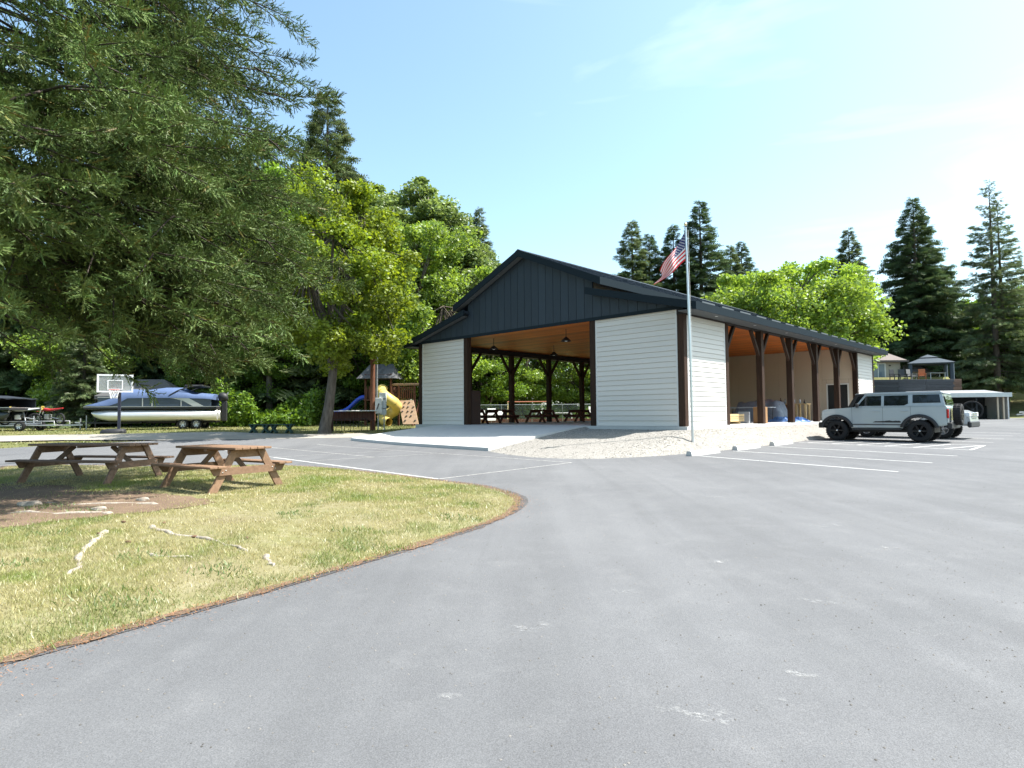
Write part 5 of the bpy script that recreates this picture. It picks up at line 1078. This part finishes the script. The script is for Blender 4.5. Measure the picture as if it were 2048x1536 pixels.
for a in (-.08, .24): MB().tube([(a, .05, 0), (a, .05, .84)], .035, 6).build('leg', MFRG, bx)
# ---- playset
qx, qy = -8.6, 41.2; qz = gz(qx, qy)-.05; t = thing('playset', 'wooden playset with shingled roof, slides and climbing wall', 'playset', (qx, qy, qz), R(-6))
MPL = wood('playset_brown', (.125,.050,.030), (.07,.027,.017)); MPLT = wood('playset_tan', (.36,.245,.155), (.26,.17,.105)); MSH = M('shingle_dark', (.10,.10,.105), .9, var=.25, noise=(20,.5))
for a in (-.85, .85):
    for b in (-.85, .85): MB().bbox(a-.06, a+.06, b-.06, b+.06, 0, 3.35, .008).build('post', MPL, t)
MB().bbox(-.95, .95, -.95, .95, 1.62, 1.72, .01).build('deck', MPL, t)
for k in range(9):
    if k < 3 or k > 6: MB().box(-.82+k*.2, -.73+k*.2, -.90, -.87, 1.72, 2.55).build('baluster', MPL, t)
for k in range(9): MB().box(.87, .90, -.82+k*.2, -.73+k*.2, 1.72, 2.55).build('baluster', MPL, t); MB().box(-.90, -.87, -.82+k*.2, -.73+k*.2, 1.72, 2.4).build('baluster', MPL, t)
for s in (-1, 1): MB().box(-.9, .9, s*.86-.03, s*.86+.03, 3.2, 3.32).build('top_beam', MPL, t)
rfp = MB().add([(-1.35,-1.15,3.05), (1.25,-1.15,3.05), (.75,0,4.05), (-.85,0,4.05), (-1.35,1.15,3.05), (1.25,1.15,3.05)], [(0,1,2,3), (3,2,5,4), (1,5,2), (0,3,4)]).build('roof', MSH, t)
for i in range(6):
    f0, f1 = i/6, (i+1)/6; n_ = 9
    for k in range(n_):
        xa = lambda f, q: (-1.35+.5*f)+((2.6-1.0*f)*q); a0, a1 = (k+.02+.3*(i % 2))/(n_+.3), (k+.98+.3*(i % 2))/(n_+.3)
        a1 = min(a1, 1); V = [(xa(f0,a0), -1.15+1.15*f0-.02, 3.05+1.0*f0+.005), (xa(f0,a1), -1.15+1.15*f0-.02, 3.05+1.0*f0+.005), (xa(f1,a1), -1.15+1.15*f1-.01, 3.05+1.0*f1+.012), (xa(f1,a0), -1.15+1.15*f1-.01, 3.05+1.0*f1+.012)]
        MB().add(V+[(p[0], p[1]+.01, p[2]-.02) for p in V], [(0,1,2,3), (7,6,5,4), (0,4,5,1), (1,5,6,2), (2,6,7,3), (3,7,4,0)]).build('shingle', MSH, rfp)
def wave_slide(y0, mat, nm):
    secs = []
    for k in range(15):
        f = k/14; x_ = -.9-2.6*f; z_ = 1.78-1.45*f+.13*math.sin(f*9.4)*(1-f*.3)-.0; z_ = max(z_, .18)
        secs.append([(x_, y0-.27, z_+.22), (x_, y0-.24, z_+.22), (x_, y0-.22, z_), (x_, y0+.22, z_), (x_, y0+.24, z_+.22), (x_, y0+.27, z_+.22), (x_, y0+.25, z_-.03), (x_, y0-.25, z_-.03)])
    MB().loft(secs).build(nm, mat, t)
wave_slide(-.55, M('slide_blue', (.012,.055,.50), .25, coat=.4), 'blue_slide'); wave_slide(.15, M('slide_green', (.010,.090,.060), .3), 'green_slide')
pts = [(.30,-.9,2.35), (.30,-1.2,2.25), (.45,-1.55,2.05), (.85,-1.75,1.75), (1.25,-1.55,1.45), (1.35,-1.15,1.2), (1.1,-.95,.95), (.75,-1.05,.72), (.50,-1.4,.5), (.7,-1.75,.32), (1.1,-2.05,.24)]
MYS = M('slide_yellow', (.58,.44,.13), .35, coat=.2); sl_ = MB().tube(pts, [.36,.36,.36,.37,.37,.37,.37,.36,.36,.32,.26], 14, False).build('spiral_slide', MYS, t)
for k in (2, 4, 6, 8):
    d = (Vector(pts[k+1])-Vector(pts[k-1])).normalized(); MB().tube([Vector(pts[k])-d*.03, Vector(pts[k])+d*.03], .385, 14, False).build('joint_ring', MYS, sl_)
# climbing wall, rail tower and swing beam
cw = MB().add([(1.35,-.9,1.65), (2.35,-.9,1.65), (2.95,-1.9,.1), (1.95,-1.9,.1), (1.35,-.84,1.65), (2.35,-.84,1.65), (2.95,-1.84,.1), (1.95,-1.84,.1)], [(0,1,2,3), (7,6,5,4), (0,4,5,1), (1,5,6,2), (2,6,7,3), (3,7,4,0)]).build('climbing_wall', MPLT, t)
r_ = random.Random(3)
for k in range(13):
    f, q = (k % 5+.6)/5.4, ((k*7) % 13+.8)/14; p = Vector((1.35+q*1.0+f*.6, -.9-f*1.0, 1.65-f*1.55)); MB().lathe([(.001,.05), (.05,.04), (.065,0)], 8, tuple(p+Vector((0,-.02,0)))).build('hand_hold', MBLK, cw)
for k in range(8): MB().box(1.4+k*.13, 1.47+k*.13, -.86, -.83, 1.7, 2.5).build('baluster', MPL, t)
for a in (1.35, 2.4): MB().bbox(a-.05, a+.05, -.85, -.75, 0, 2.6, .006).build('post', MPL, t)
MB().bbox(.9, 4.6, -.83, -.71, 2.58, 2.72, .01).build('swing_beam', MPLT, t)
for a, b in ((2.4,-1.3), (2.4,-.2)): MB().bar((a, b, 0), (a+.3, -.77, 1.6), .09, .09).build('prop', MPL, t)
for s in (-.9, -.55): MB().tube([(4.1, s+.13, 2.6), (4.1, s+.13, .5)], .012, 4).build('swing_chain', MFRG, t)
# ---- pool yard behind the pavilion
MGV = M('galvanised', (.46,.49,.50), .4, metal=.6)
def chain_mat():
    m = bpy.data.materials.new('chain_link_wire'); m.use_nodes = True; b = m.node_tree.nodes['Principled BSDF']; b.inputs['Base Color'].default_value = (.46,.50,.52,1); b.inputs['Metallic'].default_value = .4; b.inputs['Roughness'].default_value = .5; return m
MCL = chain_mat()
fy0 = 52.0; fz = gz(0, fy0)
t = thing('chain_link_fence', 'galvanised chain-link fence round the pool behind the pavilion', 'fence', (0, fy0, fz), 0)
xs_ = [-6+2.55*k for k in range(9)]
for x_ in xs_: MB().tube([(x_,0,0), (x_,0,1.86)], .035, 6).build('fence_post', MGV, t)
for z_ in (1.80, .08): MB().tube([(xs_[0],0,z_), (xs_[-1],0,z_)], .025, 6).build('fence_rail', MGV, t)
wm = MB()
for k in range(-24, 280):
    x0 = -6+k*.073; 
    for s in (-1, 1):
        a, b = x0, x0+s*1.72
        lo, hi = -6, xs_[-1]
        f0 = 0. if lo <= a <= hi else ((lo-a)/(b-a) if a < lo else (hi-a)/(b-a)); f1 = 1. if lo <= b <= hi else ((lo-b)/(a-b) if b < lo else (hi-b)/(a-b)); f1 = 1-f1 if not lo <= b <= hi else 1.
        if f0 >= f1 or f0 < 0: continue
        wm.bar((a+(b-a)*f0, .03, .08+1.72*f0), (a+(b-a)*f1, .03, .08+1.72*f1), .005, .005)
o = wm.build('wire_mesh', MCL, t); o['kind'] = 'stuff'
t = thing('retaining_kerb', 'low reddish brown wall behind the chain-link fence', 'wall', (0, 53.2, gz(0,53.2)), 0); MRB = wood('red_boards', (.27,.075,.05), (.18,.05,.035))
for k in range(20):
    for r__ in range(2): MB().bbox(-6.4+k*.98, -5.44+k*.98, 0, .08, .0+r__*.30, .29+r__*.30, .008).build('board', MRB, t)
MWB = M('board_white', (.80,.80,.80), .6)
for x_, w_, z0, z1, lb in ((-2.62,.80,.62,1.36,'white notice board on the fence, left of three'), (-1.72,.80,.50,1.50,'taller white notice board on the fence'), (-.98,.60,.92,1.38,'smaller white notice board beside the first post'), (6.55,.55,.95,1.60,'white notice board at the right jamb of the opening')):
    t = thing('notice_board', lb, 'sign', (x_, fy0-.32, fz), R(32), 'white boards on the pool fence'); MB().bbox(-w_/2, w_/2, -.02, .02, z0, z1, .006).build('panel', MWB, t); MB().tube([(0,.03,0), (0,.03,z0+.1)], .02, 5).build('stake', MGV, t)
o = MB(); o.lathe([(.19+.085*math.cos(a*.7854), .06*math.sin(a*.7854)) for a in range(9)], 20, (0,0,0), 'y'); o = o.build('life_ring', MWB, None, (2.2, fy0-.09, fz+1.02)); tag(o, 'white life ring hung on the pool fence', 'life ring')
t = thing('swing_frame', 'old swing frame with a rust-red top bar behind the fence', 'swing', (1.3, 57.5, gz(1.3,57.5)), R(2)); MRS = M('rust_bar', (.40,.15,.09), .7); MYL = M('leg_yellow', (.55,.45,.22), .6)
MB().tube([(-1.75,0,2.25), (1.95,0,2.25)], .05, 8).build('top_bar', MRS, t)
for a in (-1.7, 1.9):
    for s in (-1, 1): MB().tube([(a,0,2.25), (a+.1*s,.75*s,0)], .035, 6).build('leg', MYL, t)
t = thing('pool_ladder', 'white tubular handrail standing inside the pool fence', 'handrail', (4.0, 54.5, gz(4,54.5)), 0)
MB().tube([(-1.0,0,0), (-1.0,0,1.12), (-.9,0,1.2), (1.1,0,1.2), (1.2,0,1.1), (1.2,0,0)], .04, 6).build('rail', MTRIM, t)
# ---- pendant lamps under the ceiling
for (x_, y_), lb in zip((P2(8.61,1.63), P2(3.97,1.63), P2(4.0,6.22)), ('black pendant lamp nearest the gable opening', 'black pendant lamp at the left of the ceiling', 'black pendant lamp farther back under the ceiling')):
    t = thing('pendant_lamp', lb, 'lamp', (x_, y_, SLAB+3.72), 0, 'pendant lamps in the pavilion'); MB().lathe([(.03,.20), (.06,.18), (.20,.06), (.24,0), (.225,0), (.18,.05), (.03,.16)], 18).build('shade', MBLK, t); MB().tube([(0,0,.19), (0,0,.565)], .015, 6).build('stem', MBLK, t); MB().lathe([(.001,-.02), (.06,.0), (.06,.07)], 12).build('bulb', MLAMP, t)
# ---- things stored at the closed end of the pavilion
MLUM = wood('fresh_lumber', (.60,.43,.22), (.50,.34,.16)); S1 = SLAB+.002
t = thing('lumber_stack', 'stack of fresh pale boards on the slab behind the side wall', 'lumber', P3(14.2, 5.15, S1), YAW+R(90))
for r__ in range(3):
    for k in range(4): MB().bbox(-1.35+.05*((k+r__) % 3), 1.35-.04*(k % 2), -.32+k*.16, -.17+k*.16, .10+r__*.11, .20+r__*.11, .005).build('plank', MLUM, t)
for a in (-.9, .9): MB().box(a-.05, a+.05, -.33, .33, 0, .098).build('bearer', MLUM, t)
def folding_table(label, u, v, rz, L2, dark=True):
    t = thing('folding_table', label, 'table', P3(u, v, S1), rz, 'folding tables in the pavilion'); MB().bbox(-L2/2, L2/2, -.38, .38, .72, .76, .008).build('top', MFRM if dark else MGB2, t)
    for a in (-L2/2+.18, L2/2-.18):
        for s in (-1, 1): MB().tube([(a, s*.30, 0), (a+.06, s*.30, .73)], .016, 5).build('leg', MFRM, t)
        MB().tube([(a+.02,-.30,.3), (a+.02,.30,.3)], .012, 4).build('stretcher', MFRM, t)
folding_table('dark folding table left of the second side post', 11.2, 8.4, YAW, 1.9); folding_table('grey-topped folding table between the second and third side posts', 12.6, 11.8, YAW, 2.2, False)
t = thing('covered_pile', 'pile under a grey-blue plastic cover behind the folding table', 'covered pile', P3(11.6, 15.4, S1), YAW); MTP = M('plastic_cover', (.20,.23,.28), .45, noise=(4,.6), col2=(.30,.33,.38), bump=(6,.5))
V = []; F = []; n = 14
for i in range(n+1):
    for j in range(n+1):
        a, b = i/n*2-1, j/n*2-1; e = max(abs(a), abs(b)); h = 1.22*float(sm(1.0,.72,e))*(.88+.12*math.sin(a*3+1)*math.cos(b*2.2))+.05*math.sin(i*1.9+j*1.3)*float(sm(1,.8,e)); V.append((a*1.5*(1+.04*math.sin(j*2)), b*.9*(1+.05*math.sin(i*1.7)), max(h, .0)))
for i in range(n):
    for j in range(n): F.append((i*(n+1)+j, (i+1)*(n+1)+j, (i+1)*(n+1)+j+1, i*(n+1)+j+1))
MB().add(V, F, True).build('cover', MTP, t); MB().box(-1.1, 1.1, -.6, .6, 0, .95).build('crate', MWO, t)
t = thing('workbench', 'brown workbench with bottles on it before the beige partition', 'workbench', P3(12.5, 17.2, S1), YAW)
MB().bbox(-1.0, 1.1, -.35, .35, .93, .98, .006).build('top', MLUM, t); MB().box(-.95, .3, -.32, .32, .02, .928).build('cabinet', wood('bench_brown', (.23,.10,.05), (.16,.065,.03)), t)
for a in (.5, 1.0): MB().box(a-.05, a+.05, -.34, -.24, 0, .93).build('leg', MLUM, t); MB().box(a-.05, a+.05, .24, .34, 0, .93).build('leg', MLUM, t)
BC = [(.04,.03,.03), (.12,.05,.03), (.30,.31,.32), (.05,.07,.10), (.45,.47,.50), (.62,.63,.64), (.06,.05,.05)]; BN = ['black bottle at the post end of the workbench', 'brown jug second along the workbench', 'grey can on the workbench', 'dark blue bottle on the workbench', 'pale grey bottle on the workbench', 'white tub on the workbench', 'short black bottle at the far end of the workbench']
for k in range(7):
    hh = .20+.06*((k*5) % 3); t = thing('bottle', BN[k], 'bottle', P3(11.75+k*.27, 17.1+.05*((k*3) % 4), S1+.981), 0, 'bottles on the workbench'); mt_ = M('bottle_%d' % k, BC[k], .4)
    MB().lathe([(.001,0), (.055,0), (.055,hh*.65), (.022,hh*.82), (.022,hh)], 10).build('body', mt_, t); MB().lathe([(.026,hh), (.026,hh+.03), (.001,hh+.03)], 8).build('cap', MBLK, t)
t = thing('tarp', 'crumpled blue tarp on the slab by the off-roader nose', 'tarp', P3(14.3, 12.2, S1), YAW+.2); t.scale = (.6, .6, .7); V = []; F = []; n = 16
for i in range(n+1):
    for j in range(n+1):
        a, b = i/n*2-1, j/n*2-1; e = math.hypot(a, b); V.append((a*1.7, b*.7+.1*math.sin(i), .01+max(0, (.20+.13*math.sin(i*1.7+j)+.10*math.cos(j*2.3-i*.9))*float(sm(1.1,.6,e)))))
for i in range(n):
    for j in range(n): F.append((i*(n+1)+j, (i+1)*(n+1)+j, (i+1)*(n+1)+j+1, i*(n+1)+j+1))
MB().add(V, F, False).build('sheet', M('tarp_blue', (.10,.20,.42), .5), t)
for k, (u, v, c, lb) in enumerate([(14.82,7.5,(.30,.17,.08),'upright brown carton beside the second side post'), (13.9,7.9,(.40,.41,.42),'grey carton under the folding table')]):
    t = thing('carton', lb, 'box', P3(u, v, S1), YAW+.3*k); MB().bbox(-.24, .24, -.2, .2, 0, .72-.2*k, .008).build('body', M('carton_%d' % k, c, .85), t); MB().box(-.22, .22, -.03, .03,   .721-.2*k, .724-.2*k).build('tape', MJ, t)

# ---- house, terrace and gazebo on the rise at the far right
TZ = 4.55
t = thing('retaining_wall', 'dark timber retaining wall below the gazebo terrace', 'wall', (33.2, 58.2, .3), 0); MTM = wood('dark_timber', (.050,.055,.062), (.028,.030,.035), .25); MTMB = wood('brown_timber', (.14,.085,.06), (.08,.05,.035), .25)
for r__ in range(17):
    for k in range(3): MB().bbox(.4+k*2.6-.1*(r__ % 2), .4+k*2.6+2.58-.1*(r__ % 2), -.02*r__*.3, .2, r__*.25, r__*.25+.243, .01).build('timber', MTM, t)
    MB().bbox(8.25, 8.45, .05, 4.5, r__*.25, r__*.25+.243, .01).build('timber', MTMB, t)
    MB().bbox(8.1, 8.9, -.03, .18, r__*.25, r__*.25+.243, .01).build('timber', MTMB, t)
t = thing('house', 'beige house with a grey-brown shingled roof beyond the pavilion corner', 'house', (33.6, 62.0, TZ-.4), 0); MHW = M('house_siding', (.42,.37,.30), .8, noise=(3,.2)); MHR = M('house_shingles', (.185,.155,.14), .9, noise=(30,.7), col2=(.12,.10,.09))
MB().box(-4.5, 5.2, 0, 7.0, 0, 2.55).build('wall', MHW, t)
rf = MB().add([(-5,-.5,2.45), (5.75,-.5,2.45), (3.9,3.4,4.35), (-5,3.4,4.35), (5.75,7.4,2.45), (-5,7.4,2.45)], [(0,1,2,3), (3,2,4,5), (1,4,2)]).build('roof', MHR, t)
MB().box(-5, 5.78, -.53, -.50, 2.32, 2.50).build('fascia', M('fascia_brown', (.10,.08,.07), .7), rf)
dw = MB().box(2.3, 3.6, -.03, -.005, .3, 2.15).build('glass_door', M('house_glass', (.16,.20,.24), .1), t)
for a, b, c, d in ((2.2,2.3,.25,2.25), (3.6,3.72,.25,2.25), (2.3,3.6,2.15,2.25), (2.92,3.0,.3,2.15)): MB().box(a, b, -.05, -.031, c, d).build('door_frame', MTRIM, dw)
MB().lathe([(.001,.1), (.07,.08), (.09,0)], 8, (4.15,-.06,1.95)).build('porch_light', MBLK, t)
t = thing('outbuilding', 'small low house roof behind the gazebo', 'house', (47.2, 70.5, TZ-.35), 0); MB().box(-3, 2.2, 0, 4, 0, 1.9).build('wall', MHW, t); MB().add([(-3.4,-.4,1.85), (2.6,-.4,1.85), (1.6,2,3.0), (-3.4,2,3.0), (2.6,4.4,1.85), (-3.4,4.4,1.85)], [(0,1,2,3), (3,2,4,5), (1,4,2)]).build('roof', MHR, t)
t = thing('gazebo', 'dark two-tier gazebo with curtains on the terrace', 'gazebo', (41.3, 61.6, TZ-.05), R(-24)); t.scale = (.86, .86, .86); MGZ = M('gazebo_metal', (.045,.062,.078), .45, metal=.3); MCU = M('gazebo_curtain', (.060,.080,.10), .85)
MB().add([(-2.3,-1.9,2.05), (2.3,-1.9,2.05), (2.3,1.9,2.05), (-2.3,1.9,2.05), (-.7,-.55,2.72), (.7,-.55,2.72), (.7,.55,2.72), (-.7,.55,2.72)], [(0,1,5,4), (1,2,6,5), (2,3,7,6), (3,0,4,7)]).build('lower_roof', MGZ, t)
MB().add([(-.9,-.7,2.75), (.9,-.7,2.75), (.9,.7,2.75), (-.9,.7,2.75), (0,0,3.12)], [(0,1,4), (1,2,4), (2,3,4), (3,0,4)]).build('upper_roof', MGZ, t)
for a in (-2.05, 2.05):
    for b in (-1.65, 1.65): MB().box(a-.06, a+.06, b-.06, b+.06, 0, 2.06).build('post', MGZ, t); MB().loft([[(a*.97+(.22*math.cos(q*.524)+.03*math.sin(q*2.1)), b*.95+.12*math.sin(q*.524), z_) for q in range(12)] for z_ in (.05, 2.0)]).build('curtain', MCU, t)
for b in (-1.7, 1.7): MB().box(-2.1, 2.1, b-.05, b+.05, 1.93, 2.04).build('beam', MGZ, t)
def chair(label, x, y, rz, col):
    t = thing('patio_chair', label, 'chair', (x, y, TZ), rz, 'chairs on the terrace'); m_ = M('chair_'+label.split()[0], col, .6)
    MB().bbox(-.28, .28, -.28, .28, .38, .43, .01).build('seat', m_, t); MB().loft([[(-.28,.26+.10*z_,.42+z_), (.28,.26+.10*z_,.42+z_), (.28,.30+.10*z_,.42+z_), (-.28,.30+.10*z_,.42+z_)] for z_ in (0, .35, .68)], smooth=False).build('backrest', m_, t)
    for s in (-1, 1):
        MB().bbox(min(s*.28, s*.36), max(s*.28, s*.36), -.30, .30, .58, .62, .008).build('armrest', m_, t)
        for b in (-.25, .25): MB().box(s*.29-.03, s*.29+.03, b-.03, b+.03, 0, .58).build('leg', m_, t)
for a in (('black slatted chair nearest the glass door',36.9,59.9,.3,(.03,.032,.035)), ('charcoal chair second from the glass door',37.7,59.9,-.2,(.05,.052,.055)), ('grey chair third from the glass door',38.6,60.0,.4,(.16,.16,.16)), ('orange chair beside the gazebo',39.5,59.8,-.5,(.42,.15,.06))): chair(*a)
t = thing('patio_table', 'pale patio table inside the gazebo', 'table', (41.3, 60.6, TZ), 0); MB().bbox(-.8, .8, -.45, .45, .70, .74, .01).build('top', MGB2, t)
for a in (-.7, .7):
    for b in (-.38, .38): MB().box(a-.025, a+.025, b-.025, b+.025, 0, .70).build('leg', MGB2, t)
# low open shed with a metal roof
sx, sy = 40.4, 54.5; sz = gz(sx, sy); t = thing('open_shed', 'low open shed with silver metal roof and white end wall', 'shed', (sx, sy, sz), R(-10)); MSV = M('silver_roof', (.55,.57,.59), .35, metal=.5, noise=(3,.3)); MSHD = M('shed_dark', (.035,.038,.040), .85)
MB().prism([(-.5,2.15), (3.6,2.60), (3.6,2.66), (-.5,2.21)], -4.2, 2.75, 'x').build('roof', MSV, t); MB().box(-4.2, 2.75, -.53, -.501, 1.93, 2.30).build('roof_fascia', MSV, t); MB().box(-4.2, 2.75, 3.2, 3.3, 0, 2.5).build('rear_wall', MSHD, t); MB().box(2.55, 2.65, -.2, 3.2, 0, 2.2).build('end_wall', MTRIM, t)
for a in (-4.1, -1.9, .1, 1.75, 2.2): MB().box(a-.06, a+.06, -.3, -.18, 0, 2.14).build('post', MSHD if a < 1.7 else MPANEL, t)
MB().box(-4.1, 2.5, 2.9, 3.19, 0, 1.2).build('bin', MSHD, t)
t = thing('wagon_wheel', 'dark spoked wheel standing before the open shed', 'wheel', (sx-.8, sy-.9, sz), R(-20)); w_ = MB(); w_.lathe([(.66,-.08), (.80,-.10), (.80,.10), (.66,.08), (.66,-.08)], 28, (0,0,.80), 'y'); w_.build('tyre', MTYRE, t); s_ = MB(); s_.lathe([(.001,-.12), (.12,-.12), (.12,.12), (.001,.12)], 12, (0,0,.80), 'y'); s_.build('hub', MBLK, t)
for k in range(8): MB().bar((0,0,.8), (.67*math.cos(k*.785), 0, .8+.67*math.sin(k*.785)), .04, .04, up=(0,1,0)).build('spoke', MBLK, t)
MB().bbox(-.25, .25, -.35, .35, 0, .06, .01).build('stand', MBLK, t)
t = thing('flatbed_trailer', 'small flatbed trailer parked at the far edge of the lot', 'trailer', (46.0, 53.0, gz(46,53)), R(4)); MB().bbox(-2.2, 2.2, -.9, .9, .55, .68, .01).build('bed', MGB2, t); MB().bbox(-2.0, 2.1, -.8, .8, .36, .548, .01).build('frame', MFRG, t); MB().bbox(.3, .9, -.93, -.905, .42, .54, .006).build('side_marker', MRED, t); MB().bar((-2.2,0,.45), (-3.3,0,.42), .1, .1).build('tongue', MFRG, t)
for s in (-1, 1):
    for a in (.55, 1.25): wheel(t, a, s*.95, .28, .18, s, MRIMS)
# ---- surface roots and stump on the lawn
MRT = M('bleached_root', (.38,.335,.28), .95, noise=(9,.9), col2=(.19,.16,.13), bump=(20,.8), stretch=(1,1,1))
def root(label, pts, r0):
    n = len(pts); P = []; rr = []
    for i in range((n-1)*4+1):
        k, f = min(i//4, n-2), (i-4*min(i//4, n-2))/4; x_ = pts[k][0]*(1-f)+pts[k+1][0]*f; y_ = pts[k][1]*(1-f)+pts[k+1][1]*f
        rad = r0*(1-.6*i/((n-1)*4))*(1+.12*math.sin(i*1.7)); P.append((x_+.012*math.sin(i*2.3), y_+.015*math.cos(i*1.9), lz(x_, y_)+.010*math.sin(i*1.1+1)-.55*rad-(.05 if i in (0, (n-1)*4) else 0))); rr.append(rad)
    o = MB().tube(P, rr, 8).build('tree_root', MRT); tag(o, label, 'root', 'bleached roots in the lawn')
root('thick pale root curving towards the asphalt at lower left', [(-4.80,7.42), (-4.62,7.0), (-4.42,6.5), (-4.22,6.1), (-3.95,5.75), (-3.88,5.45)], .052)
root('long thin root running right across the lawn', [(-4.40,7.62), (-4.2,7.42), (-3.85,7.12), (-3.34,6.85), (-2.9,6.5), (-2.6,6.25)], .042)
root('short root end beyond the long thin root', [(-2.45,6.2), (-2.3,5.95), (-2.2,5.82)], .035)
root('small root lying between the two longer ones', [(-3.6,6.15), (-3.3,6.05), (-3.0,5.98)], .028)
root('knobby root near the bare ground under the spruce', [(-5.5,8.6), (-5.75,8.75), (-6.3,8.7), (-6.9,8.95), (-7.5,8.8)], .055)
root('dark root behind the knobby root below the left table', [(-5.2,9.3), (-5.9,9.55), (-6.6,9.5), (-7.4,9.8)], .05)
def stone(x_, y_, s, lb):
    bm = bmesh.new(); bmesh.ops.create_icosphere(bm, subdivisions=3, radius=1)
    for v in bm.verts: v.co *= 1+.12*math.sin(v.co.x*4+x_)+.10*math.cos(v.co.y*5+v.co.z*3); v.co = Vector((v.co.x*s*1.5, v.co.y*s, v.co.z*s*.55))
    o = MB().bm(bm, True).build('field_stone', MRT, None, (x_, y_, lz(x_, y_)+.01)); tag(o, lb, 'stone', 'stones under the spruce')
stone(-7.35, 9.55, .11, 'largest weathered stone on the bare ground'); stone(-5.75, 9.75, .07, 'small stone under the end of the left table'); stone(-5.9, 8.95, .075, 'stone beside the knobby root')
# pine cones and twigs
for i, (x_, y_) in enumerate([(-4.9,7.9),(-4.3,7.75),(-4.75,7.2),(-3.5,6.9),(-2.9,6.85),(-4.1,6.7)]):
    o = MB().lathe([(.001,-.032), (.011,-.022), (.015,0), (.010,.022), (.001,.032)], 8, (0,0,0), 'x').build('pine_cone', M('cone_brown', (.13,.075,.045), .9), None, (x_, y_, lz(x_, y_)+.012), i*1.3); tag(o, 'small brown spruce cone lying in the dry grass', 'cone', 'spruce cones on the lawn')
